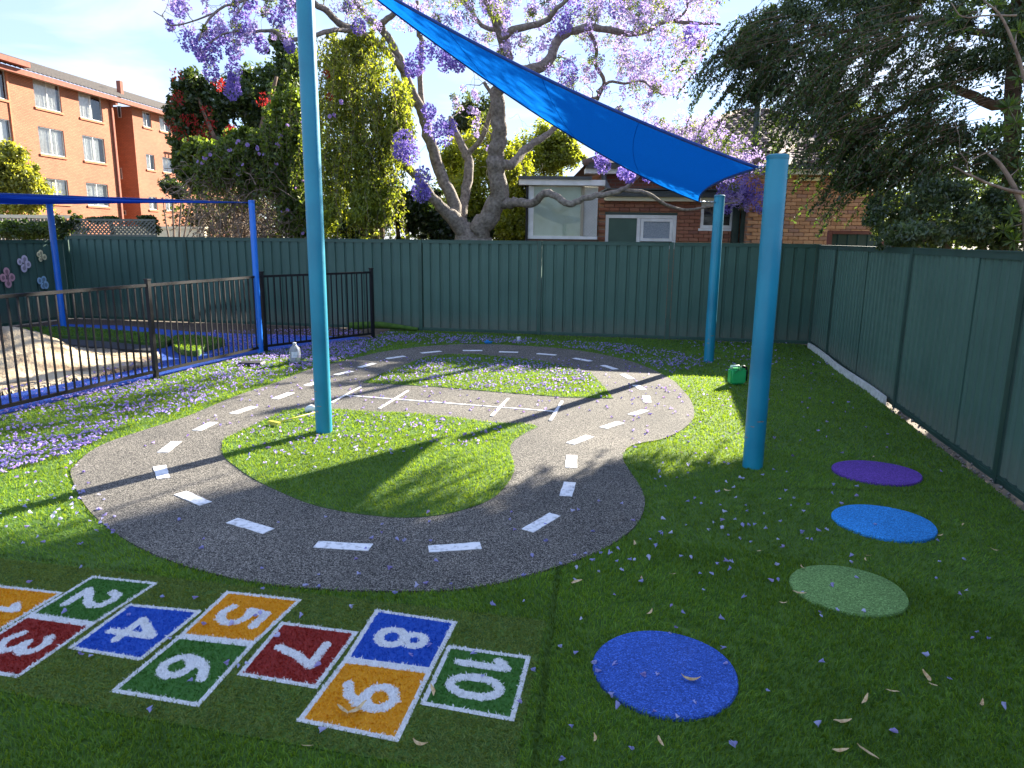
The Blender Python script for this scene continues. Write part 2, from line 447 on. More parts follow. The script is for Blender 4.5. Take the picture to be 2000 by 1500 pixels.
track_w = smooth_closed([G2(*p) for p in track_px], 5)
isl1_w = smooth_closed([G2(*p) for p in isl1_px], 4)
isl2_w = np.array([G2(*p) for p in isl2_px])
track = MB().prism([tuple(p) for p in track_w], 0.0, .010).build('track', M_TRACK)
tag(track, kind='structure')

# painted lane dashes and court lines, parts of the track
dashes = [((318,886),(345,865)),((384,843),(418,827)),((455,810),(497,796)),((537,781),(569,769)),((598,755),(632,744)),((655,734),(687,726.5)),((703,719),(731,711)),
 ((755,702),(790,697)),((823,691),(861,687.4)),((904,686),(942,686)),((975,688.5),(1012,689.5)),((1049,692),(1086,695)),((1121,701),(1154,707)),((1177,715),(1203,723)),
 ((1216,732.5),(1234,742)),((1241,754),(1257,763)),((1262,775),(1264,788)),((1261,803),(1233,812.7)),((1212,827),(1178,838)),((1152,854),(1114,869)),((1116,892),(1116,916)),
 ((1113,945),(1105,972)),((1084,1008),(1030,1040)),((939,1069),(837,1076)),((724,1073),(617,1067)),((525,1041),(453,1020)),((402,987),(352,966)),((312,913),(320,937))]
def strip(a, b, w, z, name, m, parent, rag=.004):
    a = np.array(a[:2]); b = np.array(b[:2]); d = (b - a) / np.linalg.norm(b - a); n = np.array([-d[1], d[0]]) * w / 2
    k = max(4, int(np.linalg.norm(b - a) / .05)); P = []
    for i in range(k + 1): P.append(a + (b - a) * i / k - n * (1 + rag / w * rng.normal()))
    for i in range(k, -1, -1): P.append(a + (b - a) * i / k + n * (1 + rag / w * rng.normal()))
    return MB().prism([tuple(p) for p in P], z - .004, z).build(name, m, parent)
for a, b in dashes:
    strip(G(*a), G(*b), .092, .0145, 'lane_dash', M_WHITE, track)
strip(G(676,774), G(1082,805.5), .027, .0145, 'court_line', M_WHITE, track)
for a, b in (((704.5,758),(647,789)),((797.6,765),(741,800.5)),((993,780.5),(960,815.5)),((1098,786),(1075,824))):
    strip(G(*a), G(*b), .033, .0185, 'court_tick', M_WHITE, track)

# ------------------------------------------------------------------ turf pile
def blades(P, z0, h, w, lean, c1, c2, nseg=1, dirbias=None):
    """P (N,2); returns V, faces, colours: bent grass blades"""
    n = len(P)
    if n == 0: return np.zeros((0,3)), [], np.zeros((0,3))
    h = h * (0.65 + .6 * rng.random(n)); ang = rng.random(n) * 2 * pi
    la = rng.random(n) * 2 * pi; lm = lean * h * (.3 + rng.random(n))
    off = np.stack([np.cos(la) * lm, np.sin(la) * lm], 1)
    if dirbias is not None: off += np.array(dirbias) * h[:, None]
    sd = np.stack([np.cos(ang), np.sin(ang)], 1) * (w / 2 * (.7 + .6 * rng.random(n)))[:, None]
    b0 = np.c_[P - sd, np.full(n, z0)]; b1 = np.c_[P + sd, np.full(n, z0)]
    tip = np.c_[P + off, z0 + h * (1 - .25 * (lean ** 2))]
    t = rng.random((n, 1)) ** 1.2
    colb = np.array(c1) * (1 - t) + np.array(c2) * t
    if nseg == 1:
        V = np.stack([b0, b1, tip], 1).reshape(-1, 3); Fc = [np.arange(3 * n).reshape(-1, 3)]
        return V, Fc, np.repeat(colb, 3, 0)
    m0 = np.c_[P - sd * .8 + off * .35, z0 + h * .6]; m1 = np.c_[P + sd * .8 + off * .35, z0 + h * .6]
    V = np.stack([b0, b1, m1, m0, tip], 1).reshape(-1, 3); k = np.arange(n)[:, None] * 5
    return V, [k + np.array([[0, 1, 2, 3]]), k + np.array([[3, 2, 4]])], np.repeat(colb, 5, 0)
def join(parts):
    V = []; Fq = []; Ft = []; C = []; n = 0
    for v, f, c in parts:
        if len(v) == 0: continue
        V.append(v); C.append(c)
        for a in f:
            (Fq if a.shape[1] == 4 else Ft).append(a + n)
        n += len(v)
    out = []
    if Fq: out.append(np.concatenate(Fq))
    if Ft: out.append(np.concatenate(Ft))
    return np.concatenate(V), out, np.concatenate(C)

discs = []
for name, m, c, (rx, ry) in (('royal blue', M_BLUERUB, (.668, 2.735), (.305, .308)), ('sky blue', M_CYANRUB, (2.46, 4.41), (.315, .305)),
                    ('sage green', M_GREENRUB, (1.795, 3.48), (.29, .28)), ('purple', M_PURPRUB, (2.93, 5.445), (.335, .30))):
    poly = [(c[0] + rx * cos(a) * (1 + .014 * sin(3 * a + rx * 40)), c[1] + ry * sin(a) * (1 + .012 * cos(2 * a + ry * 50))) for a in np.linspace(0, 2 * pi, 72, endpoint=False)]
    mb = MB(); inner = [((x - c[0]) * .985 + c[0], (y - c[1]) * .985 + c[1]) for x, y in poly]
    mb.prism(inner, .019, .0195); n0 = len(poly)
    mb.add([(p[0], p[1], -.02) for p in poly] + [(p[0], p[1], .012) for p in poly] + [(p[0], p[1], .0194) for p in inner],
           [(i, (i+1) % n0, n0 + (i+1) % n0, n0 + i) for i in range(n0)] + [(n0 + i, n0 + (i+1) % n0, 2*n0 + (i+1) % n0, 2*n0 + i) for i in range(n0)])
    o = mb.build('stepping_spot', m)
    where = {'royal blue': 'nearest, beside square ten', 'sky blue': 'third from the front',
             'sage green': 'second nearest', 'purple': 'farthest of the four'}[name]
    tag(o, name + ' round rubber spot set in turf, ' + where, 'rubber spot', 'round rubber stepping spots')
    discs.append(poly)

# hopscotch geometry
SQ = {8: [(734,1193),(894,1217.5),(844,1314),(671,1292)], 9: [(671,1292),(844,1314),(778,1454),(578,1413)], 10: [(875,1264),(1037,1286),(1004,1414),(820,1380)],
      7: [(550,1217.5),(701,1237),(619,1349.5),(462,1322)], 5: [(443,1157),(591,1173.5),(498,1261.5),(349,1245)], 6: [(349,1245),(498,1261.5),(388,1385),(214,1355)],
      4: [(253,1182),(396,1195.5),(275,1294.5),(132,1270)], 2: [(181,1127),(311,1140.5),(184,1223),(55,1204)]}
SQW = {k: np.array([G2(*p) for p in v]) for k, v in SQ.items()}
c = SQW[2]; dv = c[3] - c[0]; du = c[1] - c[0]
SQW[3] = np.array([c[3], c[2], c[2] + dv * 1.02, c[3] + dv * 1.02])
o1 = c[0] + dv * .45 - du * .98
SQW[1] = np.array([o1, o1 + du * .96, o1 + du * .96 + dv * .98, o1 + dv * .98])
mat_poly = [G2(-420, 1045), G2(82, 1102), G2(560, 1157), G2(1067, 1215), G2(1022, 1420), G2(1000, 1530), G2(605, 1462), G2(264, 1404), G2(0, 1352), G2(-500, 1280)]

def in_any(p, polys):
    r = np.zeros(len(p), bool)
    for q in polys: r |= inside(p, q)
    return r
GR1, GR2 = (.066, .182, .028), (.190, .370, .058)
SEAMS = [(G2(1090, 1105), G2(1046, 1500)), (G2(1500, 955), G2(1990, 965)), (G2(0, 1085), G2(300, 1120))]
def seg_dist(p, a, b):
    a = np.array(a); b = np.array(b); d = b - a; t = np.clip(((p - a) @ d) / (d @ d), 0, 1)
    return np.linalg.norm(p - a - t[:, None] * d, axis=1)
def turf_blades(poly, excl, bands, keep=None):
    parts = []
    poly = np.array(poly); lo, hi = poly.min(0), poly.max(0)
    for (r0, r1, dens, h, w, ns) in bands:
        # annulus round the photographer's standing point
        lo2 = np.maximum(lo, [-r1, -2.5]); hi2 = np.minimum(hi, [r1, r1])
        n = int(dens * np.prod(np.maximum(hi2 - lo2, 0)))
        p = lo2 + (hi2 - lo2) * rng.random((n, 2))
        r = np.hypot(p[:, 0], p[:, 1]); p = p[(r >= r0) & (r < r1) & (p[:, 1] > .9) & (np.abs(p[:, 0]) < p[:, 1] * .95 + .8)]
        p = p[inside(p, poly)]; p = p[~in_any(p, excl)]
        if len(p):
            # soft streaks of pile lying one way
            st = np.sin(p[:, 0] * 3.1 + np.sin(p[:, 1] * 1.7) * 1.5) * .25
            bl3 = blades(p, 0, h, w, .75, GR1, GR2, ns, np.stack([st, np.full(len(p), -.15)], 1))
            tone = 1 + .13 * np.sin(p[:, 0] * 2.3 + 1.3 * np.sin(p[:, 1] * 1.9)) * np.cos(p[:, 1] * 1.6 + .7 * np.sin(p[:, 0] * 3.1)) + .07 * np.sin(p[:, 0] * 9 + p[:, 1] * 7)   # pile brushed and worn in patches
            for s0, s1 in SEAMS: tone = np.where(seg_dist(p, s0, s1) < .016, .55, tone)                 # joins between turf rolls
            per = len(bl3[0]) // len(p); parts.append((bl3[0], bl3[1], bl3[2] * np.repeat(tone, per)[:, None]))
    return join(parts)
BANDS = [(0, 2.9, 15000, .027, .0042, 2), (2.9, 4.2, 11000, .027, .0048, 2), (4.2, 6.5, 5600, .027, .0065, 1), (6.5, 9.5, 2600, .027, .010, 1), (9.5, 15, 1100, .028, .016, 1)]
v, f, cc = turf_blades(turf_poly, [track_w, mat_poly] + discs, BANDS)
pile = npobj('turf_pile', v, f, PILE, None, cc)
tag(pile, 'short green synthetic grass pile covering the yard around the track', 'turf', kind='stuff')
for px, w, lab in ((1, isl1_w, ''), (2, isl2_w, '')):
    o = MB().prism([tuple(p) for p in w], .008, .0145).build('turf_island', M_TURF); tag(o, kind='structure')
    v, f, cc = turf_blades([tuple(p) for p in w], [], [(r0, r1, d, h, wd, ns) for (r0, r1, d, h, wd, ns) in BANDS])
    v[:, 2] += .0145
    pc = npobj('turf_pile', v, f, PILE, o, cc); pc['kind'] = 'stuff'

# ------------------------------------------------------------------ hopscotch mat
hop = thing('hopscotch_mat', (*G2(560, 1270), 0), 'green turf mat printed with ten coloured numbered hopscotch squares', 'hopscotch mat')
def mat_pts(n, excl): 
    p = scatter(mat_poly, n); p = p[np.hypot(p[:, 0], p[:, 1]) < 6.5]
    return p[~in_any(p, excl)]
v, f, cc = blades(mat_pts(110000, list(SQW.values())), .006, .014, .0065, 1.1, (.10, .175, .035), (.22, .32, .08), 1)
MB().prism(mat_poly, 0, .006).build('mat_backing', M_TURF, hop)
npobj('mat_pile', v, f, PILE, hop, cc)
DIG = {1: [[(.36,.68),(.5,.82),(.5,.18)]], 2: [[(.30,.62),(.36,.76),(.5,.81),(.64,.75),(.68,.62),(.6,.48),(.45,.34),(.30,.20),(.72,.20)]],
 3: [[(.30,.72),(.42,.80),(.58,.78),(.66,.67),(.6,.56),(.45,.52),(.6,.48),(.69,.36),(.62,.23),(.46,.18),(.30,.26)]],
 4: [[(.60,.18),(.60,.82),(.27,.40),(.76,.40)]],
 5: [[(.70,.80),(.38,.80),(.34,.54),(.5,.59),(.66,.51),(.69,.36),(.6,.23),(.45,.18),(.30,.25)]],
 6: [[(.64,.81),(.47,.72),(.35,.55),(.31,.38),(.36,.25),(.5,.18),(.64,.25),(.69,.37),(.63,.49),(.5,.54),(.37,.47),(.32,.38)]],
 7: [[(.28,.78),(.72,.78),(.56,.5),(.46,.18)]]}
DIG[8] = [[(.5+.13*cos(a), .66+.13*sin(a)) for a in np.linspace(0, 2*pi, 16)], [(.5+.17*cos(a), .35+.17*sin(a)) for a in np.linspace(0, 2*pi, 18)]]
DIG[9] = [[(1-x, 1-y) for x, y in DIG[6][0]]]
DIG[10] = [[(x-.25, .5+(y-.5)*.95) for x, y in [(.38,.66),(.5,.80),(.5,.18)]], [(.62+.15*cos(a), .49+.29*sin(a)) for a in np.linspace(0, 2*pi, 22)]]
def seg_dist(p, a, b):
    a = np.array(a); b = np.array(b); d = b - a; t = np.clip(((p - a) @ d) / (d @ d), 0, 1)
    return np.linalg.norm(p - a - t[:, None] * d, axis=1)
SQC = {1: 'yellow', 2: 'green', 3: 'red', 4: 'blue', 5: 'yellow', 6: 'green', 7: 'red', 8: 'blue', 9: 'yellow', 10: 'green'}
PC = {'yellow': ((.74, .31, .004), (.92, .46, .012)), 'green': ((.045, .165, .02), (.09, .24, .035)), 'red': ((.28, .018, .012), (.42, .036, .02)), 'blue': ((.014, .085, .48), (.03, .15, .66)), 'white': ((.80, .80, .80), (.95, .95, .95))}
def patch_mesh(name, Q, cells, N, pts, colr, parent, zz):
    iu, iv = np.nonzero(cells)
    def W(u, v):
        return ((1-u)*(1-v))[:, None]*Q[0] + (u*(1-v))[:, None]*Q[1] + (u*v)[:, None]*Q[2] + ((1-u)*v)[:, None]*Q[3]
    V = np.stack([np.c_[W((iu+a)/N, (iv+b)/N), np.full(len(iu), zz)] for a, b in ((0,1),(1,1),(1,0),(0,0))], 1).reshape(-1, 3)
    cell = (V, [np.arange(len(V)).reshape(-1, 4)], np.tile(np.array(PC[colr][0]), (len(V), 1)))
    bl = blades(W(pts[:, 0], pts[:, 1]), zz, .0105, .006, .9, PC[colr][0], PC[colr][1], 1)
    v, f, cc = join([cell, bl])
    return npobj(name, v, f, PILEC, parent, cc)
N = 56
gu, gv = np.meshgrid((np.arange(N) + .5) / N, (np.arange(N) + .5) / N, indexing='ij')
gp = np.c_[gu.ravel(), gv.ravel()]
def classify(p, k):
    e = np.minimum(np.minimum(p[:, 0], 1 - p[:, 0]), np.minimum(p[:, 1], 1 - p[:, 1]))
    bord = e < .055
    t = .5 + (np.c_[p[:, 1], p[:, 0]] - .5) / (.86 if k != 10 else .95)                       # text runs towards the viewer, its top to the right
    d = np.full(len(p), 9.0)
    for line in DIG[k]:
        for a, b in zip(line[:-1], line[1:]): d = np.minimum(d, seg_dist(t, a, b))
    num = (d < (.066 if k != 10 else .058)) & ~bord
    return bord, num
for k in range(1, 11):
    Q = SQW[k]
    near = np.linalg.norm(Q.mean(0)) < 4.8
    pts = rng.random((3000, 2))
    bo, nu = classify(gp, k)
    b2, n2 = classify(pts + rng.normal(0, .008, pts.shape), k)
    bo = bo.reshape(N, N); nu = nu.reshape(N, N)
    sq = patch_mesh('square', Q, ~bo & ~nu, N, pts[~b2 & ~n2], SQC[k], hop, .0066 + .0003 * k)
    sq['label'] = SQC[k] + ' pile square with white number ' + str(k)
    patch_mesh('border', Q, bo, N, pts[b2], 'white', sq, .0066 + .0003 * k)
    patch_mesh('number', Q, nu, N, pts[n2], 'white', sq, .0066 + .0003 * k)

# ------------------------------------------------------------------ sheet metal fences
def sheet(a, b, z0, z1, prof, pitch, off=0.0, flip=1):
    a = np.array(a, float); b = np.array(b, float); d = b - a; Ln = np.linalg.norm(d); d /= Ln; n = np.array([-d[1], d[0]]) * flip
    S = []; k = 0
    while k * pitch < Ln:
        for s, dp in prof:
            q = k * pitch + s
            if q <= Ln: S.append((q, dp))
        k += 1
    S.append((Ln, 0))
    V = []
    for z in (z0, z1):
        for q, dp in S: V.append((*(a + d * q + n * (dp + off)), z))
    m = len(S)
    return V, [(i, i+1, m+i+1, m+i) if flip > 0 else (i+1, i, m+i, m+i+1) for i in range(m-1)]
PROF_WIDE = [(0, 0), (.112, 0), (.124, -.026), (.160, -.026), (.172, 0)]
PROF_FINE = [(0, 0), (.062, 0), (.078, -.020), (.118, -.020), (.134, 0)]
def metal_fence(name, label, posts, h, z0, prof, pitch, m_sheet, m_post, nsheet=1, flip=1, hs=None, postname='post'):
    base = posts[0]
    t = thing(name, (base[0], base[1], z0), label, 'fence')
    for i, p in enumerate(posts):
        d = posts[min(i+1, len(posts)-1)] - posts[max(i-1, 0)]; d = d / np.linalg.norm(d); rz = atan2(d[1], d[0])
        mb = MB()
        for s in (-1, 1):
            c = p + d * s * .0188
            mb.box((c[0], c[1], z0 + (h + .012) / 2), (.038, .066, h + .012), rz)
        mb.build(postname, m_post, t)
    for a, b in zip(posts[:-1], posts[1:]):
        d = (b - a) / np.linalg.norm(b - a); n = np.array([-d[1], d[0]]) * flip
        a2, b2 = a + d * .045, b - d * .045
        Ln = np.linalg.norm(b2 - a2); k = nsheet if nsheet == 1 else max(1, round(Ln / .79))
        for j in range(k):
            p0 = a2 + d * (Ln * j / k); p1 = a2 + d * (Ln * (j + 1) / k + (.035 if j < k - 1 else 0))
            V, Fs = sheet(p0, p1, z0 + .03, z0 + h - .02, prof, pitch, .012 + (.011 if j % 2 else 0), flip)
            MB().add(V, Fs).build('sheet', m_sheet, t)
        for zz, hh in ((h - .028, .056), (.045, .06)):
            r = MB().bar((*a2, z0 + zz), (*b2, z0 + zz), .052, hh)
            r.bar((*(a2 + n * .002), z0 + zz + (hh / 2 if zz > 1 else 0) + .006), (*(b2 + n * .002), z0 + zz + (hh / 2 if zz > 1 else 0) + .006), .06, .012)
            r.build('rail', m_post, t)
    return t
metal_fence('sheet_metal_fence', 'long dark green corrugated metal fence across the back of the yard', POSTS_BACK, 1.78, -.01, PROF_WIDE, .196, M_GREEN, M_GREEN_D)
metal_fence('sheet_metal_fence', 'green corrugated metal fence receding along the right side of yard', POSTS_RIGHT, 1.765, -.01, PROF_FINE, .157, M_GREEN, mat('shadow_toned_post', (.014, .046, .034), (.022, .064, .048), .55, 4), 3, flip=-1)  # posts darkened to paint in the shadow gaps beside them
PL = [CORNER_L + np.array([-.06, -.05]), CORNER_L + np.array([-.55, -2.35]), CORNER_L + np.array([-1.04, -4.65]), CORNER_L + np.array([-1.53, -6.95])]
metal_fence('sheet_metal_fence', 'green metal fence at far left decorated with pastel butterflies', PL, 1.68, 0, PROF_WIDE, .196, M_GREEN, M_GREEN_D, flip=1)
# neighbour's fence with red brown posts seen over the right fence
M_REDPOST = mat('red_brown_post_paint', (.16, .050, .038), (.21, .07, .05), .5, 6)
M_DKSHEET = mat('dark_sheet_metal', (.020, .055, .040), (.03, .07, .052), .45, 3)
PN = [np.array(D(x, 465, 14.4)[:2]) for x in (1620, 1723, 1828)]
metal_fence('boundary_fence', 'dark green metal fence with red brown posts behind the right corner', PN, 2.03, 0, PROF_WIDE, .196, M_DKSHEET, M_REDPOST)

# edging board, gravel and rolled turf along the fences
p0, p1 = on_right(12.3) + [-.13, 0], on_right(7.95) + [-.10, 0]
mb = MB(); K = 12; pr = None
for i in range(K):
    a = p0 + (p1 - p0) * i / K; b = p0 + (p1 - p0) * (i + 1) / K
    wob = lambda q: np.array([.018 * sin(q * 9.0), 0])
    mb.bar((*(a + wob(i / K)), .035), (*(b + wob((i + 1) / K)), .035), .035, .11)
o = mb.build('edging_board', mat('pale_board', (.50, .50, .46), (.68, .68, .64), .8, 14))
tag(o, 'pale weathered edging board at the foot of the right fence', 'edging')
def stones(n, f, size, name, m, label, cat):
    V = []; Fs = []; k = 0
    base = np.array([(1,1,1),(-1,-1,1),(-1,1,-1),(1,-1,-1),(.2,-1.2,.3),(-.3,.3,1.3)], float)
    hull = [(0,5,1),(0,1,4),(0,4,3),(0,3,2),(0,2,5),(5,2,1),(1,2,3),(1,3,4)]
    for i in range(n):
        c, s = f(i)
        q = base * (s * (.7 + .6 * rng.random((6, 3)))); a = rng.random() * 6.28
        R = np.array([[cos(a), -sin(a), 0], [sin(a), cos(a), 0], [0, 0, 1]])
        V.append(q @ R.T + np.array(c)); Fs.append(np.array(hull) + k); k += 6
    o = npobj(name, np.concatenate(V), [np.concatenate(Fs)], m)
    return tag(o, label, cat, kind='stuff')
def gp_(i):
    y = 2.0 + 10.4 * rng.random(); p = on_right(y)
    return (p[0] - .015 - .11 * rng.random(), p[1], .004), .004 + .013 * rng.random() ** 3
stones(420, gp_, 0, 'gravel', mat('gravel_debris', (.07, .055, .045), (.34, .31, .27), .9, 45, fac=(.3, .75)), 'loose gravel and bark debris along the right fence', 'gravel')
def roll(a, b, z, name, lab):
    P = smooth_open([(*a, z * .5), (*((a * .6 + b * .4) + [0, .03]), z * .9), (*((a * .3 + b * .7)), z * .7), (*b, z * .35)], 6)
    mb = MB(); mb.tube(P, np.interp(np.linspace(0, 1, len(P)), [0, .4, 1], [z * .75, z * .6, z * .3]), 10)
    o = mb.build(name, M_TURF, None, True)
    return tag(o, lab, 'turf')
roll(on_back(676) + [.05, -.22], on_back(815) + [0, -.14], .11, 'turf_offcut', 'upturned edge of turf against the back fence by the black fence post')

# ------------------------------------------------------------------ painted steel poles
def pole(name, x, y, h, r, label, m=M_TEAL, mc=M_TEAL_D, lean=(0, 0)):
    t = thing(name, (x, y, 0), label, 'pole')
    prof = [(z, r) for z in np.linspace(-.05, h - .03, 14)]
    P = [(x + lean[0] * z / h, y + lean[1] * z / h, z) for z, _ in prof]
    MB().tube(P, r, 40).build('shaft', m, t, True, 40)
    MB().lathe((x + lean[0], y + lean[1], h - .03), [(r * 1.035, 0), (r * 1.05, .012), (r * 1.03, .028), (r * .85, .036), (.001, .038)], 40, True).build('cap', mc, t, True, 40)
    # worn paint near the base
    sc = MB()
    for k in range(3):
        a0 = -1.9 + .5 * rng.normal(); z0 = .12 + .3 * rng.random(); w = .03 + .06 * rng.random(); hh = .008 + .012 * rng.random()
        n = 7; V = []
        for i in range(n):
            a = a0 + (i / (n - 1) - .5) * w / r * .7
            e = 1 - abs(i / (n - 1) - .5) * 1.6
            V += [(x + (r + .0015) * cos(a), y + (r + .0015) * sin(a), z0 - hh * e * rng.random()), (x + (r + .0015) * cos(a), y + (r + .0015) * sin(a), z0 + hh * e * rng.random())]
        sc.add(V, [(2*i, 2*i+2, 2*i+3, 2*i+1) for i in range(n - 1)])
    sc.build('worn_patch', mat_scuff, t)
    return t
mat_scuff = mat('scuffed_primer', (.20, .12, .07), (.34, .33, .30), .8, 40)
PR = np.array([1.985, 5.59]); PB = np.array([3.01, 10.74]); PLf = np.array([-1.77, 6.48])
pole('shade_sail_pole', *PR, 2.455, .0805, 'thick teal steel pole, front right, holding the low corner of the sail')
pole('shade_sail_pole', *PB, 2.47, .0755, 'teal steel pole near the back fence behind the green can')
pole('shade_sail_pole', *PLf, 4.22, .0755, 'tall teal steel pole standing on the turf island in the track')

# ------------------------------------------------------------------ shade sails
A = D(1481, 328, 5.62); B = D(1366, 394, 10.62); C = np.array([-1.64, 6.50, 4.12])
mAC, mBC, mAB = D(1040, 141, 6.02), D(1110, 262, 8.5), D(1384, 366, 8.0)
ctrl = lambda m, p, q: 2 * m - .5 * (p + q)
cAC, cBC, cAB = ctrl(mAC, A, C), ctrl(mBC, B, C), ctrl(mAB, A, B)
def S(a, b, c): return a*a*A + b*b*B + c*c*C + 2*a*b*cAB + 2*b*c*cBC + 2*c*a*cAC
sail = thing('shade_sail', (*PR, 2.3), 'bright blue triangular shade sail rising to the left above the yard', 'shade sail')
NS = 26; idx = {}; V = []; Fs = []
for i in range(NS + 1):
    for j in range(NS + 1 - i):
        idx[i, j] = len(V); p = S(i / NS, j / NS, 1 - (i + j) / NS)
        V.append(p)
for i in range(NS):
    for j in range(NS - i):
        Fs.append((idx[i, j], idx[i+1, j], idx[i, j+1]))
        if i + j < NS - 1: Fs.append((idx[i+1, j], idx[i+1, j+1], idx[i, j+1]))
MB().add(V, Fs).build('cloth', M_SAIL, sail, True)
for w_ in (.3, .52, .74):                          # stitched panel seams
    E = np.array([S(w_ * (1 - q), w_ * q, 1 - w_) for q in np.linspace(0, 1, 16)])
    MB().tube(E - [0, 0, .001], .0022, 4).build('seam', M_SAIL, sail)
tt = np.linspace(0, 1, 28)
for E in ([S(1-t, t, 0) for t in tt], [S(0, 1-t, t) for t in tt], [S(t, 0, 1-t) for t in tt]):
    MB().tube(np.array(E), .013, 8).build('hem', M_SAILHEM, sail, True)
def corner_link(p, q, parent):
    p = np.array(p); q = np.array(q); d = (q - p); Ln = np.linalg.norm(d); d /= Ln
    mb = MB(); mb.tube([p - d * .02, p + d * Ln * .35], .011, 8); mb.tube([p + d * Ln * .35, p + d * Ln * .7], .006, 6); mb.tube([p + d * Ln * .68, q], .010, 8)
    mb.build('turnbuckle', M_STEEL, parent, True)
corner_link(A, (PR[0] - .07, PR[1] + .02, A[2] + .02), sail); corner_link(B, (PB[0] - .06, PB[1] - .03, B[2] + .0), sail); corner_link(C, (PLf[0] + .06, PLf[1], C[2] + .02), sail)

PB1, PB2 = np.array([-8.55, 13.45]), np.array([-4.0, 11.15])
M_BLUEPOST_D = mat('blue_post_cap', (.006, .12, .55), (.01, .15, .6), .4, 5)
pole('playground_post', *PB1, 2.36, .054, 'bright blue post at far left in the sandpit corner', M_BLUEPOST, M_BLUEPOST_D)
pole('playground_post', *PB2, 2.345, .046, 'slim bright blue post just behind the black fence', M_BLUEPOST, M_BLUEPOST_D)
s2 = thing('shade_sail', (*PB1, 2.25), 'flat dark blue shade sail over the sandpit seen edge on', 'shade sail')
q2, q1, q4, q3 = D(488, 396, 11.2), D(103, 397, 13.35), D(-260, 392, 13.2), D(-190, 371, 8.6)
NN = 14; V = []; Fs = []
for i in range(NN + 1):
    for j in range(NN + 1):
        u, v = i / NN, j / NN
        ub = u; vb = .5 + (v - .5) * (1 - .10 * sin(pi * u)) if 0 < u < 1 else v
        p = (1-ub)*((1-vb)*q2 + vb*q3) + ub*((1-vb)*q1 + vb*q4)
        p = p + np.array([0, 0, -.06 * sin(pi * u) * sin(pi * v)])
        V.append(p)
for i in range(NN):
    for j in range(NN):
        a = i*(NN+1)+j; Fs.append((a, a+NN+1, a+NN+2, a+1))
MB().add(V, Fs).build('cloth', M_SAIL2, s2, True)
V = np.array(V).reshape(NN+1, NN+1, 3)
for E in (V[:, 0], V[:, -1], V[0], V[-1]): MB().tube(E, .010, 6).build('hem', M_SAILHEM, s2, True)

# ------------------------------------------------------------------ black tubular fence
pf = thing('pool_fence', (*POSTS_POOL[2], 0), 'black tubular metal safety fence between sandpit and track', 'fence')
pk_me = MB().box((0, 0, 0), (.017, .017, 1.08)).mesh('picket', M_BLACK)
po_me = MB().box((0, 0, .63), (.052, .052, 1.26)).box((0, 0, 1.265), (.064, .064, .018)).box((0, 0, .006), (.10, .10, .012)).mesh('post', M_BLACK)
for i, p in enumerate(POSTS_POOL):
    d = POSTS_POOL[min(i+1, len(POSTS_POOL)-1)] - POSTS_POOL[max(i-1, 0)]
    link('post', po_me, pf, (*p, 0), (0, 0, atan2(d[1], d[0])))
for a, b in zip(POSTS_POOL[:-1], POSTS_POOL[1:]):
    d = (b - a); Ln = np.linalg.norm(d); d /= Ln; rz = atan2(d[1], d[0])
    for zz in (1.195, .085):
        MB().bar((*(a + d * .03), zz), (*(b - d * .03), zz), .036, .036).build('rail', M_BLACK, pf)
    k = round(Ln / .112)
    for j in range(1, k):
        q = a + d * (Ln * j / k); link('picket', pk_me, pf, (*q, .642), (0, 0, rz))

# ------------------------------------------------------------------ sandpit corner behind the black fence
def px_poly(L_): return [G2(*p) for p in L_]
pool_off = [tuple(np.array(p) + [-.06, .03]) for p in POSTS_POOL]
mulch_poly = [tuple(p) for p in POSTS_POOL] + [(-9.5, 2.0)] + [tuple(PL[-1] + [.05, 0]), tuple(PL[0] + [.05, -.05])] + [tuple(on_back(x) + [0, -.06]) for x in (400, 640, 690)]
mulch = MB().prism(mulch_poly, -.055, -.008).build('mulch_bed', M_MULCH); tag(mulch, kind='structure')
blue_poly = [tuple(np.array(POSTS_POOL[i]) + [-.05, .02]) for i in (0, 1, 2, 3, 4)] + [(-8.5, 4.4)] + px_poly([(-120, 668), (0, 653), (60, 641), (120, 633), (240, 636), (373, 648), (470, 652), (600, 655)])
blue = MB().prism(blue_poly, -.03, .002).build('rubber_surround', M_BLUERUB); tag(blue, kind='structure')
sand_px = [(-140, 815), (0, 775), (100, 755), (200, 735), (280, 719), (318, 706), (300, 688), (220, 680), (140, 674), (60, 668), (0, 676), (-90, 690)]
sand_poly = smooth_closed(px_poly(sand_px), 3)
lo, hi = sand_poly.min(0), sand_poly.max(0)
nx, ny = 150, 190
gx, gy = np.meshgrid(np.linspace(lo[0], hi[0], nx), np.linspace(lo[1], hi[1], ny), indexing='ij')
mc = np.array(G2(55, 716)); mc2 = np.array(G2(-60, 720))
hz = .36 * np.exp(-(((gx - mc[0]) / .62) ** 2 + ((gy - mc[1]) / .60) ** 2)) + .30 * np.exp(-(((gx - mc2[0]) / .8) ** 2 + ((gy - mc2[1]) / .8) ** 2))
hz += .02 * np.sin(gx * 7 + np.sin(gy * 5)) * np.cos(gy * 6) + rng.normal(0, .006, gx.shape) + .035
pts = np.c_[gx.ravel(), gy.ravel()]; ins = inside(pts, sand_poly).reshape(nx, ny)
edge = ins & np.roll(ins, 1, 0) & np.roll(ins, -1, 0) & np.roll(ins, 1, 1) & np.roll(ins, -1, 1)
hz = np.where(edge, hz, -.03)
I = np.arange(nx * ny).reshape(nx, ny)
q = np.stack([I[:-1, :-1], I[1:, :-1], I[1:, 1:], I[:-1, 1:]], -1).reshape(-1, 4)
ok = (ins[:-1, :-1] & ins[1:, :-1] & ins[1:, 1:] & ins[:-1, 1:]).reshape(-1)
sand = npobj('sand', np.c_[pts, hz.ravel()], [q[ok]], M_SAND, None, None, True)
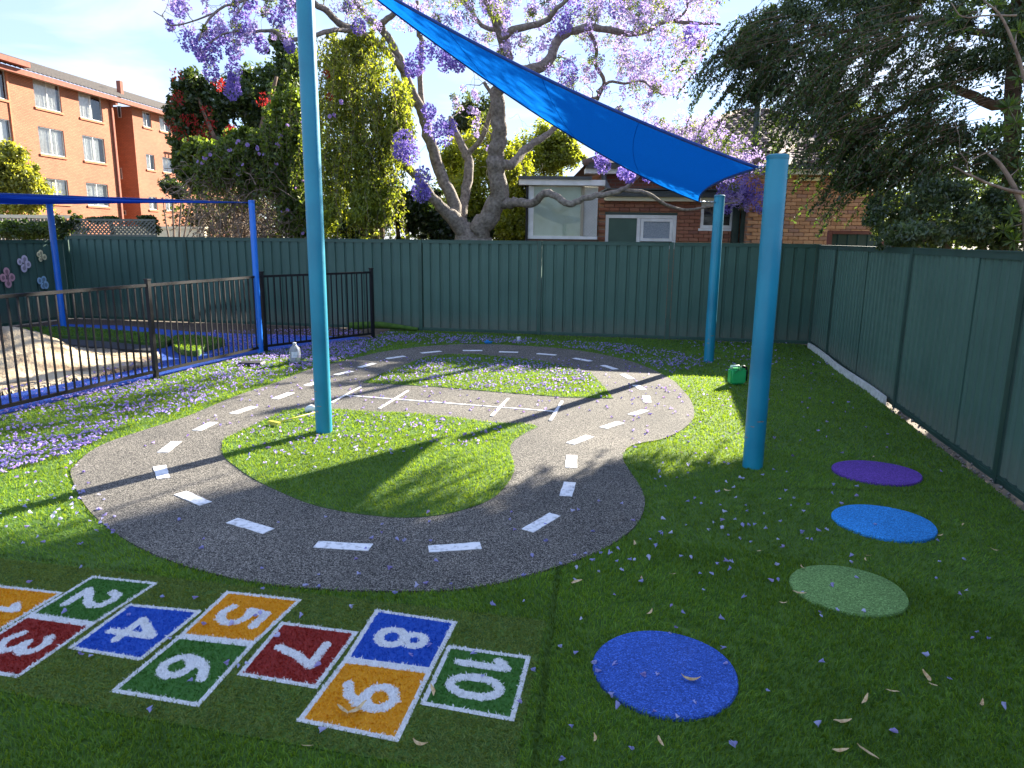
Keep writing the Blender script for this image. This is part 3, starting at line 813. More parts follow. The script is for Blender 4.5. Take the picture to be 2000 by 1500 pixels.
tag(sand, 'heaped pale sand in the sandpit behind the black fence', 'sand', kind='stuff')
def turf_sheet(name, pxs, z, lab, bl=2500):
    P = smooth_closed(px_poly(pxs), 3)
    t = thing(name, (*P.mean(0), 0), lab, 'turf')
    MB().prism([tuple(p) for p in P], .004, z).build('backing', M_TURF, t)
    v, f, cc = blades(scatter(P, bl), z, .03, .018, .7, GR1, GR2, 1)
    npobj('pile', v, f, PILE, t, cc); return t
turf_sheet('turf_offcut', [(2, 662), (40, 651), (120, 648), (230, 655), (300, 662), (335, 672), (300, 682), (200, 672), (100, 667), (20, 668)], .10, 'loose strip of green turf lying along the sandpit edge', 3500)
turf_sheet('turf_offcut', [(335, 676), (350, 664), (420, 668), (440, 676), (400, 688), (385, 697), (350, 692)], .09, 'small turf piece with a curled end beside the sandpit', 1800)
P = px_poly([(104, 668), (200, 674), (300, 684), (298, 694), (210, 688), (145, 682)])
o = MB().prism(P, .004, .07).build('rubber_mat', M_GREYMAT); tag(o, 'black rubber sheet folded at the sandpit edge', 'mat')

# ------------------------------------------------------------------ butterflies on the left fence
dL = (PL[1] - PL[0]); dL /= np.linalg.norm(dL)
def butterfly(px, py, size, colr, kind, lab):
    s, z = onplane(px, py, PL[0], dL); p = PL[0] + dL * s
    nrm = np.array([-dL[1], dL[0]]); nrm = nrm if nrm[0] > 0 else -nrm
    p = p + nrm * .05
    lat = -dL
    def place(u, v, w=0): return np.array([*(p + lat * u + nrm * w), z + v])
    t = thing('butterfly_ornament', tuple(place(0, 0)), lab, 'ornament', 'butterfly ornaments on the fence')
    m1 = mat('ornament_' + kind, colr, tuple(np.minimum(np.array(colr) * 1.25, 1)), .6, 30)
    m2 = mat('ornament_dot_' + kind, tuple(np.array(colr) * .55), None, .6)
    ca, sa = cos(.5 if kind != 'pink' else 0), sin(.5 if kind != 'pink' else 0)
    lobes = {'pink': [(0, 1, .5), (.85, 0, .5), (0, -1, .55), (-.85, 0, .5)], 'lilac': [(.55, .6, .55), (-.6, .75, .45), (.6, -.5, .5), (-.55, -.6, .55)],
             'yellow': [(.35, .6, .5), (-.35, .6, .45), (.6, -.6, .5), (-.6, -.5, .4)], 'blue': [(.6, .5, .5), (-.4, .8, .5), (.3, -.6, .6), (-.4, -.4, .45)]}[kind]
    for i, (u, v, r) in enumerate(lobes):
        u, v = u * ca - v * sa, u * sa + v * ca
        mb = MB(); n = 18; h0 = .0 + i * .002
        ring = lambda w, k: [place(size * (u * .62 + r * k * .72 * cos(a)), size * (v * .62 + r * k * .85 * sin(a)), w) for a in np.linspace(0, 2*pi, n, endpoint=False)]
        mb.add(ring(h0, 1) + ring(h0 + .008, .97), [tuple(range(n, 2*n))] + [(j, (j+1) % n, n+(j+1) % n, n+j) for j in range(n)])
        w = mb.build('wing', m1, t)
        MB().add(ring(h0 + .011, .45) + ring(h0 + .008, .5), [tuple(range(n))] + [(j, (j+1) % n, n+(j+1) % n, n+j) for j in range(n)]).build('spot', m2, w)
    MB().tube([place(-.6*size*sa*0, -.6*size, .014), place(0, .6*size, .014)], .012, 8).build('body', m2, t)
butterfly(10, 542, .19, (.62, .34, .36), 'pink', 'pink butterfly ornament low on the left fence')
butterfly(43, 515, .18, (.58, .52, .60), 'lilac', 'pale lilac butterfly ornament on the left fence')
butterfly(76, 500, .15, (.62, .58, .34), 'yellow', 'small yellow butterfly ornament highest on the left fence')
butterfly(80, 553, .17, (.28, .46, .60), 'blue', 'light blue butterfly ornament lowest beside the blue post')

# ------------------------------------------------------------------ small things lying about
# clear plastic water jug
jp = G2(577, 710)
jug = thing('water_jug', (*jp, .01), 'clear plastic water jug standing on petals beside the black fence', 'jug')
mj, tj, bj = nodemat('clear_plastic'); bj.inputs['Base Color'].default_value = (.93, .95, .96, 1); bj.inputs['Roughness'].default_value = .22
bj.inputs['Transmission Weight'].default_value = .72; bj.inputs['IOR'].default_value = 1.25
MB().lathe((*jp, .012), [(.062, 0), (.078, .012), (.080, .03), (.077, .06), (.080, .09), (.080, .17), (.074, .205), (.050, .24), (.026, .262), (.022, .275)], 28).build('bottle', mj, jug, True)
MB().lathe((*jp, .284), [(.025, 0), (.026, .022), (.022, .026)], 20).build('cap', mat('white_plastic', (.75, .76, .78), None, .4), jug, True)
MB().tube([(jp[0] + .045, jp[1] - .05, .25), (jp[0] + .075, jp[1] - .075, .22), (jp[0] + .075, jp[1] - .075, .15), (jp[0] + .055, jp[1] - .055, .12)], .010, 8).build('handle', MATS['white_plastic'], jug, True)
lb = MB(); n = 9
V = []
for i in range(n):
    a = -1.9 + 1.1 * i / (n - 1); V += [(jp[0] + .0815 * cos(a), jp[1] + .0815 * sin(a), .10), (jp[0] + .0815 * cos(a), jp[1] + .0815 * sin(a), .185)]
lb.add(V, [(2*i, 2*i+2, 2*i+3, 2*i+1) for i in range(n-1)]).build('paper_label', mat('faded_label', (.55, .60, .66), (.85, .86, .86), .6, 60), jug)

# green jerry can
cp = np.array(G2(1438, 751)); cw, cd, ch = .205, .13, .205
can = thing('jerry_can', (*cp, 0), 'small green plastic jerry can on turf beside the right pole', 'jerry can')
M_CAN = mat('green_can_plastic', (.018, .36, .10), (.03, .43, .13), .38, 8)
bm = bmesh.new(); bmesh.ops.create_cube(bm, size=1)
bmesh.ops.scale(bm, vec=(cw, cd, ch), verts=bm.verts); bmesh.ops.bevel(bm, geom=bm.edges[:], offset=.022, segments=3, affect='EDGES')
me = bpy.data.meshes.new('body'); bm.to_mesh(me); bm.free(); me.materials.append(M_CAN)
me.polygons.foreach_set('use_smooth', np.ones(len(me.polygons), dtype=bool)); me.set_sharp_from_angle(angle=radians(40))
rzc = .12
body = link('body', me, can, (*cp, ch / 2 + .012), (0, 0, rzc))
M_CAN_D = mat('green_can_rib', (.006, .14, .04), None, .45)
def cl(x, y, z): return (cp[0] + x * cos(rzc) - y * sin(rzc), cp[1] + x * sin(rzc) + y * cos(rzc), z)
yf = -cd / 2 - .001; mb = MB(); zc_ = ch / 2 + .012; r = .028
for a, b in (((-r, -r), (r, -r)), ((r, -r), (r, r)), ((r, r), (-r, r)), ((-r, r), (-r, -r)), ((r, r), (.072, .072)), ((-r, r), (-.072, .072)), ((r, -r), (.072, -.072)), ((-r, -r), (-.072, -.072))):
    mb.tube([cl(a[0], yf, zc_ + a[1]), cl(b[0], yf, zc_ + b[1])], .0035, 6)
mb.build('rib', M_CAN_D, body)
mb = MB()
for yy in (-.03, 0, .03):
    mb.tube([cl(-.085, yy, ch + .006), cl(-.078, yy, ch + .038), cl(.02, yy, ch + .040), cl(.05, yy, ch + .006)], .009, 8)
mb.build('handle', mat('pale_green_handle', (.42, .60, .46), (.52, .68, .54), .4, 10), can, True)
MB().lathe(cl(.075, 0, ch + .008), [(.024, 0), (.025, .03), (.02, .036)], 18).build('cap', M_BLACK, can, True)
MB().tube([cl(.085, 0, ch + .03), cl(.118, 0, ch + .02), cl(.130, -.01, ch - .04), cl(.128, -.01, .05)], .012, 8).build('spout', M_BLACK, can, True)

# toy rake with yellow head, white toy, dark tray, cup, blue lid
M_YEL = mat('yellow_toy_plastic', (.52, .46, .05), (.60, .54, .08), .5, 9)
ra, rb = G(537, 834), G(618, 812)
rk = thing('toy_rake', (*ra[:2], .03), 'yellow toy rake lying on the island behind the tall pole', 'toy rake')
MB().tube([ra + [0, 0, .040], rb + [0, 0, .040]], .006, 8).build('handle', M_YEL, rk, True)
d = (rb - ra) / np.linalg.norm(rb - ra); nn = np.array([-d[1], d[0], 0]); mb = MB()
mb.bar(ra + nn * .07 + [0, 0, .045], ra - nn * .07 + [0, 0, .045], .035, .022)
for k in range(6): mb.bar(ra + nn * (-.065 + .026 * k) + [0, 0, .05], ra + nn * (-.065 + .026 * k) - d * .035 + [0, 0, .028], .009, .008)
mb.build('head', M_YEL, rk)
wp = G2(612, 806)
w = thing('toy_shoe', (*wp, .02), 'small white toy shoe on the track edge behind the tall pole', 'toy')
bm = bmesh.new(); bmesh.ops.create_uvsphere(bm, u_segments=16, v_segments=10, radius=1)
for v_ in bm.verts:
    v_.co.x *= .085; v_.co.y *= .038; v_.co.z = max(v_.co.z, -.5) * (.045 if v_.co.x < 0 else .026)
me = bpy.data.meshes.new('upper'); bm.to_mesh(me); bm.free(); me.materials.append(M_WTRIM); me.polygons.foreach_set('use_smooth', np.ones(len(me.polygons), dtype=bool))
link('upper', me, w, (*wp, .044), (0, 0, .3))
MB().box((*wp, .019), (.165, .074, .014), .3).build('sole', mat('grey_sole', (.45, .45, .48), None, .6), w)
dp_ = G2(492, 713)
tr = thing('plastic_tray', (*dp_, .02), 'black plastic tray upside down on petals near the black fence', 'tray')
mb = MB(); mb.add([(dp_[0] + x * .17 * k, dp_[1] + y * .10 * k, z) for z, k in ((.022, 1), (.05, .9)) for x, y in ((-1,-1),(1,-1),(1,1),(-1,1))],
   [(4,5,6,7), (0,1,5,4), (1,2,6,5), (2,3,7,6), (3,0,4,7)]).build('shell', M_GREYMAT, tr)
MB().bar((dp_[0] - .18, dp_[1] - .11, .022), (dp_[0] + .18, dp_[1] - .11, .022), .02, .008).bar((dp_[0] - .18, dp_[1] + .11, .022), (dp_[0] + .18, dp_[1] + .11, .022), .02, .008).build('rim', M_GREYMAT, tr)
q = G2(1013, 668); cu = thing('paper_cup', (*q, .01), 'tiny white cup lying in petals below the back fence', 'cup')
MB().lathe((*q, .012), [(.028, 0), (.036, .075), (.038, .08), (.033, .078), (.026, .006)], 16, False).build('wall', MATS['white_plastic'], cu, True)
MB().lathe((*q, .010), [(.027, 0), (.027, .006), (.001, .0065)], 16).build('base', MATS['white_plastic'], cu)
q = G2(953, 672); cu = thing('toy_boat', (*q, .01), 'tiny bright blue plastic toy on turf beyond the track', 'toy')
mb = MB(); mb.add([(q[0] + x, q[1] + y, z) for z, k in ((.014, .7), (.05, 1)) for x, y in ((-.07*k,-.03*k),(.05*k,-.03*k),(.09*k,0),(.05*k,.03*k),(-.07*k,.03*k))],
   [(0,1,6,5),(1,2,7,6),(2,3,8,7),(3,4,9,8),(4,0,5,9),(5,6,7,8,9)]).build('hull', M_CYANRUB, cu)
MB().box((q[0] - .01, q[1], .06), (.05, .03, .022)).build('cabin', M_CYANRUB, cu)

# ------------------------------------------------------------------ building helpers
def brickmat(name, c1, c2, mortar, scale=1.0):
    m, t, b = nodemat(name); b.inputs['Roughness'].default_value = .9
    uv = t.nodes.new('ShaderNodeUVMap'); br = t.nodes.new('ShaderNodeTexBrick')
    br.inputs['Color1'].default_value = (*c1, 1); br.inputs['Color2'].default_value = (*c2, 1); br.inputs['Mortar'].default_value = (*mortar, 1)
    br.inputs['Scale'].default_value = 1.0; br.inputs['Brick Width'].default_value = .24; br.inputs['Row Height'].default_value = .086
    br.inputs['Mortar Size'].default_value = .012; br.inputs['Mortar Smooth'].default_value = .2; br.inputs['Bias'].default_value = .0
    bp = t.nodes.new('ShaderNodeBump'); bp.inputs['Strength'].default_value = .5; bp.inputs['Distance'].default_value = .01; bp.invert = True
    n = t.nodes.new('ShaderNodeTexNoise'); n.inputs['Scale'].default_value = .5; n.inputs['Detail'].default_value = 6
    r = t.nodes.new('ShaderNodeValToRGB'); r.color_ramp.elements[0].color = (.82, .80, .78, 1); r.color_ramp.elements[0].position = .3
    r.color_ramp.elements[1].color = (1.1, 1.08, 1.05, 1); r.color_ramp.elements[1].position = .7
    mx = t.nodes.new('ShaderNodeMixRGB'); mx.blend_type = 'MULTIPLY'; mx.inputs['Fac'].default_value = 1
    k = t.links.new
    k(uv.outputs[0], br.inputs['Vector']); k(uv.outputs[0], n.inputs['Vector']); k(n.outputs['Fac'], r.inputs[0])
    k(br.outputs['Color'], mx.inputs['Color1']); k(r.outputs[0], mx.inputs['Color2']); k(mx.outputs[0], b.inputs['Base Color'])
    k(br.outputs['Fac'], bp.inputs['Height']); k(bp.outputs[0], b.inputs['Normal'])
    return m
class Frame:
    """a vertical facade plane: s along, z up, w outwards"""
    def __init__(s, p0, d, out): s.p0 = np.array(p0, float); s.d = np.array(d, float); s.n = np.array(out, float)
    def w(s, u, z, o=0.0): return np.array([*(s.p0 + s.d * u + s.n * o), z])
    def hit(s, px, py): return onplane(px, py, s.p0, s.d)
    def block(s, mb, u0, u1, z0, z1, o0, o1):
        P = [s.w(u, z, o) for z in (z0, z1) for u, o in ((u0, o0), (u1, o0), (u1, o1), (u0, o1))]
        return mb.add(P, [(0,3,2,1),(4,5,6,7),(0,1,5,4),(1,2,6,5),(2,3,7,6),(3,0,4,7)])
def uv_wall(name, fr, u0, u1, z0, z1, holes, m, parent, depth=.12, back=None, ends=True):
    """front face with real openings and reveals, uv in metres"""
    us = sorted(set([u0, u1] + [h[i] for h in holes for i in (0, 1) if u0 < h[i] < u1])); zs = sorted(set([z0, z1] + [h[i] for h in holes for i in (2, 3) if z0 < h[i] < z1]))
    V = []; Fs = []; UV = []
    def quad(P, uv):
        k = len(V); V.extend(P); Fs.append((k, k+1, k+2, k+3)); UV.extend(uv)
    for a, b in zip(us[:-1], us[1:]):
        for c_, d_ in zip(zs[:-1], zs[1:]):
            mu, mz = (a + b) / 2, (c_ + d_) / 2
            if any(h[0] < mu < h[1] and h[2] < mz < h[3] for h in holes): continue
            quad([fr.w(a, c_), fr.w(b, c_), fr.w(b, d_), fr.w(a, d_)], [(a, c_), (b, c_), (b, d_), (a, d_)])
    for a, b, c_, d_ in holes:
        for (p, q) in (((a, c_), (b, c_)), ((b, c_), (b, d_)), ((b, d_), (a, d_)), ((a, d_), (a, c_))):
            quad([fr.w(*p), fr.w(*q), fr.w(*q, -depth), fr.w(*p, -depth)], [p, q, (q[0] + .05, q[1] + .05), (p[0] + .05, p[1] + .05)])
    if back:
        for u in (u0, u1): quad([fr.w(u, z0), fr.w(u, z0, -back), fr.w(u, z1, -back), fr.w(u, z1)], [(0, z0), (back, z0), (back, z1), (0, z1)])
        quad([fr.w(u0, z0, -back), fr.w(u1, z0, -back), fr.w(u1, z1, -back), fr.w(u0, z1, -back)], [(u0, z0), (u1, z0), (u1, z1), (u0, z1)])
        quad([fr.w(u0, z1), fr.w(u1, z1), fr.w(u1, z1, -back), fr.w(u0, z1, -back)], [(u0, 0), (u1, 0), (u1, 1), (u0, 1)])
    org = ORG[parent.name]
    me = bpy.data.meshes.new(name); me.from_pydata([tuple(p - org) for p in V], [], Fs)
    l = me.uv_layers.new(name='UVMap'); l.data.foreach_set('uv', np.array(UV, dtype=np.float32).ravel())
    me.materials.append(m); me.update()
    return link(name, me, parent)
M_GLASS = bpy.data.materials.new('window_glass'); M_GLASS.use_nodes = True
t = M_GLASS.node_tree; t.nodes.clear(); o_ = t.nodes.new('ShaderNodeOutputMaterial'); tp = t.nodes.new('ShaderNodeBsdfTransparent'); gl = t.nodes.new('ShaderNodeBsdfGlossy')
gl.inputs['Roughness'].default_value = .03; tp.inputs[0].default_value = (.86, .9, .9, 1); ms = t.nodes.new('ShaderNodeMixShader'); ms.inputs[0].default_value = .12
t.links.new(tp.outputs[0], ms.inputs[1]); t.links.new(gl.outputs[0], ms.inputs[2]); t.links.new(ms.outputs[0], o_.inputs[0])
M_GLASS2 = M_GLASS.copy(); M_GLASS2.name = 'low_reflection_glass'
for n_ in M_GLASS2.node_tree.nodes:
    if n_.type == 'MIX_SHADER': n_.inputs[0].default_value = .02  # reflection turned down so the pane does not mirror the sail
M_ALU = mat('aluminium_frame', (.55, .54, .52), (.64, .63, .60), .4, 9, metallic=.3)
M_CURT = mat('curtain_cloth', (.60, .58, .54), (.76, .74, .70), .9, 7)
M_DARKROOM = mat('dark_room', (.03, .03, .034), (.05, .048, .046), .9, 2)  # dark colour stands in for the unlit room behind a window
def window(fr, u0, u1, z0, z1, parent, curtain=(0, .55), split=True, fm=None, fw=.045):
    w = MB(); d0, d1 = -.10, -.05
    for a, b, c_, d_ in ((u0, u1, z0, z0 + fw), (u0, u1, z1 - fw, z1), (u0, u0 + fw, z0 + fw, z1 - fw), (u1 - fw, u1, z0 + fw, z1 - fw)): fr.block(w, a, b, c_, d_, d0, d1)
    if split: m_ = (u0 + u1) / 2; fr.block(w, m_ - fw / 2, m_ + fw / 2, z0 + fw, z1 - fw, d0 + .005, d1 - .002)
    wn = w.build('window', fm or M_ALU, parent)
    mids = [u0 + fw, (u0 + u1) / 2, u1 - fw] if split else [u0 + fw, u1 - fw]
    for a, b in zip(mids[:-1], mids[1:]):
        MB().add([fr.w(a, z0 + fw, -.075), fr.w(b, z0 + fw, -.075), fr.w(b, z1 - fw, -.075), fr.w(a, z1 - fw, -.075)], [(0, 1, 2, 3)]).build('pane', M_GLASS, wn)
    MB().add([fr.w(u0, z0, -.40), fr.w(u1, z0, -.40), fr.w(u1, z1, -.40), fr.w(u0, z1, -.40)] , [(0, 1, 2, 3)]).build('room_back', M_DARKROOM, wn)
    if curtain:
        a, b = u0 + (u1 - u0) * curtain[0], u0 + (u1 - u0) * curtain[1]; n = max(6, int((b - a) / .06)); V = []
        for i in range(n + 1):
            u = a + (b - a) * i / n; o = -.20 + (.03 if i % 2 else -.015) * (.6 + .8 * rng.random())
            V += [fr.w(u, z0 + .02, o), fr.w(u, z1 - .02, o * .95 - .01)]
        MB().add(V, [(2*i, 2*i+2, 2*i+3, 2*i+1) for i in range(n)]).build('curtain', M_CURT, wn)
    return wn

# ------------------------------------------------------------------ orange brick apartment block at left
fa = Frame((-27.3, 41.96), (.1250, .9922), (.9922, -.1250))
M_APT = brickmat('orange_brick', (.35, .125, .062), (.43, .16, .082), (.17, .085, .055))
M_SILL = mat('brick_sill', (.36, .13, .06), (.48, .18, .09), .9, 14)
M_RTILE = mat('grey_brown_roof_tile', (.085, .07, .058), (.15, .125, .10), .85, 12, 6)
M_PINK = mat('terracotta_gutter', (.25, .095, .07), (.31, .125, .09), .85, 5, spec=.15)
M_SOFFIT = mat('soffit_board', (.50, .42, .34), (.56, .47, .38), .7, 4)
apt = thing('apartment_building', tuple(fa.w(4, 0)), 'three storey orange brick apartment block with tiled roof at left', 'building')
zg = fa.hit(128, 166)[1] - .12
uA, uB, uC, uE = fa.hit(-230, 300)[0], fa.hit(230, 300)[0], fa.hit(265, 300)[0], fa.hit(372, 300)[0]
def rect(l, r, tp_, bt):
    cx = (l + r) / 2
    return (fa.hit(l, (tp_ + bt) / 2)[0], fa.hit(r, (tp_ + bt) / 2)[0], fa.hit(cx, bt)[1], fa.hit(cx, tp_)[1])
w1 = [rect(67, 118, 160, 213), rect(155, 199, 184, 234), rect(77, 126, 251, 304), rect(163, 205, 268, 315), rect(90, 134, 350, 396), rect(170, 212, 359, 403),
      rect(-25, 10, 126, 166), rect(-22, 22, 232, 274), rect(-16, 32, 336, 382)]
zs_ = [np.mean([w1[0][2:], w1[1][2:]], 0), np.mean([w1[2][2:], w1[3][2:]], 0), np.mean([w1[4][2:], w1[5][2:]], 0)]
lv = [0, 0, 1, 1, 2, 2, 0, 1, 2]
w1 = [(a, b, zs_[k][0], zs_[k][1]) for (a, b, _, _), k in zip(w1, lv)]
uv_wall('wall', fa, uA, uB, -.2, zg - .05, w1, M_APT, apt, .14, 10.5)
w2 = [rect(279, 295, 219, 248), rect(312, 333, 229, 257), rect(286, 302, 301, 331), rect(318, 340, 309, 337), rect(291, 307, 382, 410), rect(323, 340, 390, 411)]
z2 = [np.mean([w2[2*i][2:], w2[2*i+1][2:]], 0) for i in range(3)]
w2 = [(a, b, z2[i // 2][0], z2[i // 2][1]) for i, (a, b, _, _) in enumerate(w2)]
uv_wall('wall', fa, uC, uE + 9, -.2, zg - .05, w2, M_APT, apt, .14, 10.5)
fr_rec = Frame(fa.w(0, 0, -2.2)[:2], fa.d, fa.n)
uv_wall('wall', fr_rec, uB - .2, uC + .2, -.2, zg - .05, [], M_APT, apt, .14, 6)
# end wall of the second block, facing the yard, carries small stair windows
fe = Frame(fa.w(uC - .012, 0, 0)[:2], -fa.n, -fa.d)
for (x0, x1, y0, y1) in ((229, 238, 207, 230), (234, 240, 328, 350), (240, 247, 411, 420)):
    a0, z1_ = fe.hit(x0, y0); a1, z0_ = fe.hit(x1, y1)
    a0, a1 = sorted((a0, a1)); w = MB(); fe.block(w, a0, a1, z0_, z1_, .0, .03)
    o = w.build('window', M_ALU, apt); MB().add([fe.w(a0 + .05, z0_ + .05, .034), fe.w(a1 - .05, z0_ + .05, .034), fe.w(a1 - .05, z1_ - .05, .034), fe.w(a0 + .05, z1_ - .05, .034)], [(0, 1, 2, 3)]).build('pane', M_DARKROOM, o)
cs = [(0, .95), (0, .66), (0, 1), (0, .85), (0, 1), (0, .9), (.1, .8), (.2, .9), (.1, .9), (0, .5), (.1, .6), (0, .6), (.05, .95), (0, .9), (.2, 1)]
for h, c_ in zip(w1 + w2, cs):
    wn = window(fa, *h, apt, c_)
    sl = MB(); fa.block(sl, h[0] - .08, h[1] + .08, h[2] - .13, h[2] - .003, -.10, .07); sl.build('sill', M_SILL, wn)
# roof: ribbed tile columns, fascia, gutter, downpipe
def roof(fr, u0, u1, z, out, run, rise, name, parent, m, pitch=.33):
    n = int((u1 - u0) / pitch); V = []; Fs = []
    prof = [(0, 0), (.25, .05), (.5, .07), (.75, .05)]
    us = [(u0 + pitch * (i + a), b) for i in range(n) for a, b in prof] + [(u0 + n * pitch, 0)]
    K = 16
    for j in range(K + 1):
        for u, b in us:
            for e in ((0,) if j in (0,) else (0,)):
                f_ = j / K; V.append(fr.w(u, z + rise * f_ + b + .03 * (j % 2), out - run * f_))
    m_ = len(us)
    for j in range(K):
        for i in range(m_ - 1): a = j * m_ + i; Fs.append((a, a + 1, a + m_ + 1, a + m_))
    o = MB().add(V, Fs).build(name, m, parent); return o
rf = roof(fa, uA, uE + 9.2, zg + .14, .62, 6.2, 2.25, 'roof', apt, M_RTILE)
mb = MB(); fa.block(mb, fa.hit(168, 200)[0] + 6.2, fa.hit(168, 200)[0] + 6.5, zg + .9, zg + 2.0, -2.2, -1.9); mb.build('vent', M_PINK, rf)
w = MB(); fa.block(w, uA, uE + 9.2, zg - .14, zg + .13, .45, .58); w.build('gutter', M_PINK, apt)
w = MB(); fa.block(w, uA, uE + 9.2, zg - .06, zg + .0, -.02, .449); w.build('soffit', M_SOFFIT, apt)
w = MB(); fa.block(w, uB - .35, uB - .22, 0, zg - .3, .02, .13); fa.block(w, uB - .38, uB - .16, zg - .33, zg - .1, .02, .46); w.build('downpipe', M_PINK, apt)
# nearer bay of the block with its own eave
ub = fa.hit(24, 250)[0]
w = MB(); fa.block(w, uA, ub + .7, zg + .24, zg + .50, .5, .95); w.build('gutter', M_PINK, apt)
w = MB(); fa.block(w, ub - .06, ub + .06, 2.0, zg - .08, .001, .06); w.build('control_joint', M_SILL, apt)
# balcony
bx0, bz = fa.hit(352, 300); 
w = MB(); fa.block(w, bx0, bx0 + 4, bz - .35, bz - .1, .0, 1.3); bal = w.build('balcony', M_SOFFIT, apt)
for k in range(9):
    q = MB(); fa.block(q, bx0 + .1 + .42 * k, bx0 + .16 + .42 * k, bz - .1, bz + .85, 1.2, 1.26); q.build('baluster', M_WTRIM, bal)
q = MB(); fa.block(q, bx0, bx0 + 4, bz + .85, bz + .93, 1.17, 1.29); q.build('handrail', M_WTRIM, bal)

# pale capped wall and paling fence below the flats
def wall_strip(name, px0, px1, y, h_top, z0, m, label, cat, pales=None):
    a, b = D(px0, 430, y), D(px1, 430, y)
    t = thing(name, (a[0], a[1], 0), label, cat)
    if pales:
        n = int((b[0] - a[0]) / .14)
        me = MB().box((0, 0, h_top / 2), (.125, .02, h_top)).mesh('paling', m)
        for i in range(n): link('paling', me, t, (a[0] + .14 * i, y, 0))
        MB().box(((a[0] + b[0]) / 2, y, h_top + .06), (b[0] - a[0], .09, .12)).build('cap_rail', M_CREAM, t)
    else:
        MB().box(((a[0] + b[0]) / 2, y, h_top / 2), (b[0] - a[0], .2, h_top)).build('wall', m, t)
        MB().box(((a[0] + b[0]) / 2, y, h_top + .05), (b[0] - a[0] + .1, .3, .1)).build('cap', M_CREAM, t)
    return t
wall_strip('paling_fence', -20, 140, 27.0, D(50, 426, 27.0)[2], 0, mat('grey_paling', (.26, .23, .20), (.36, .32, .28), .9, 5), 'weathered paling fence with cream cap below the apartment block', 'fence', True)
wall_strip('garden_wall', 225, 400, 31.0, D(350, 447, 31.0)[2], 0, M_CREAM, 'low cream rendered wall in front of the apartment block', 'wall')

# ------------------------------------------------------------------ brick house behind the back fence
def X(px, y): return D(px, 400, y)[0]
def Z(px, py, y): return D(px, py, y)[2]
M_RETURN = brickmat('tan_brick_return', (.40, .19, .10), (.50, .25, .13), (.24, .20, .16))
M_MORTAR = mat('mortar', (.20, .165, .13), (.27, .23, .19), .95, 20)
def objbrick(name, cols):
    m, t, b = nodemat(name); b.inputs['Roughness'].default_value = .92
    oi = t.nodes.new('ShaderNodeObjectInfo'); r = t.nodes.new('ShaderNodeValToRGB'); r.color_ramp.interpolation = 'LINEAR'
    for i, c in enumerate(cols):
        p = i / (len(cols) - 1); e = r.color_ramp.elements[i] if i < 2 else r.color_ramp.elements.new(p); e.position = p; e.color = (*c, 1)
    tcn = t.nodes.new('ShaderNodeTexCoord'); n = t.nodes.new('ShaderNodeTexNoise'); n.inputs['Scale'].default_value = 30; n.inputs['Detail'].default_value = 4
    mx = t.nodes.new('ShaderNodeMixRGB'); mx.blend_type = 'MULTIPLY'; mx.inputs['Fac'].default_value = .5
    t.links.new(oi.outputs['Random'], r.inputs[0]); t.links.new(tcn.outputs['Object'], n.inputs['Vector']); t.links.new(r.outputs[0], mx.inputs['Color1']); t.links.new(n.outputs['Fac'], mx.inputs['Color2'])
    t.links.new(mx.outputs[0], b.inputs['Base Color'])
    return m
M_BR_T = objbrick('tan_brick', [(.52, .25, .11), (.70, .35, .155), (.78, .41, .19), (.46, .24, .15)])
M_BR_R = objbrick('red_brick', [(.30, .115, .068), (.38, .15, .085), (.43, .19, .11), (.26, .11, .075)])
house = thing('brick_house', (X(1300, 17.3), 17.3, 0), 'brick house with tiled roofs and white framed windows behind the fence', 'house')
def bevbrick(name, m):
    x, y, z, e = .115, .03, .038, .006
    V = [(-x, y, -z), (x, y, -z), (x, y, z), (-x, y, z), (-x, -y + e, -z), (x, -y + e, -z), (x, -y + e, z), (-x, -y + e, z), (-x + e, -y, -z + e), (x - e, -y, -z + e), (x - e, -y, z - e), (-x + e, -y, z - e)]
    return MB().add(V, [(8, 9, 10, 11), (4, 5, 9, 8), (5, 6, 10, 9), (6, 7, 11, 10), (7, 4, 8, 11), (0, 1, 5, 4), (1, 2, 6, 5), (2, 3, 7, 6), (3, 0, 4, 7)]).mesh(name, m)
def brick_wall(px0, px1, ytop, Y, back, holes, m, zvis, bname, keep=None):
    f_ = Frame((0, Y), (1, 0), (0, -1)); x0, x1 = X(px0, Y), X(px1, Y); zt = Z((px0 + px1) / 2, ytop, Y)
    wl = uv_wall('wall', f_, x0, x1, -.1, zt, holes, M_RETURN, house, .12, back)
    me = bevbrick('brick', m); half = None; rows = int((zt - zvis) / .086)
    for r in range(rows):
        z = zt - .043 - r * .086; x = x0 + .119 + (.12 if r % 2 else 0)
        while x + .115 < x1 + .01:
            if not any(h[0] - .02 < x + .115 and h[1] + .02 > x - .115 and h[2] - .03 < z + .038 and h[3] + .03 > z - .038 for h in holes):
                link('brick', me, wl, (x, Y - .018, z))
            else:
                for h in holes:                       # cut bricks beside the opening
                    if h[2] - .03 < z + .038 and h[3] + .03 > z - .038:
                        for a, b in ((x - .115, h[0] - .01), (h[1] + .01, x + .115)):
                            if .04 < b - a < .23: link('brick', me, wl, ((a + b) / 2, Y - .018, z), None, ((b - a) / .23, 1, 1))
            x += .24
    return f_, wl
Y1, Y2, Y3 = 17.4, 19.2, 16.9
def hole(px0, px1, y0, y1, Y): return (X(px0, Y), X(px1, Y), Z((px0+px1)/2, y1, Y), Z((px0+px1)/2, y0, Y))
hA = hole(1184, 1323, 420, 486, Y1); hB = hole(1370, 1434, 396, 446, Y1)
f1, wl1 = brick_wall(1170, 1470, 392, Y1, 1.7, [hA, hB], M_BR_R, 1.72, 'brick')
f3, wl3 = brick_wall(1462, 1719, 342, Y3, 6.0, [], M_BR_T, 1.72, 'brick')
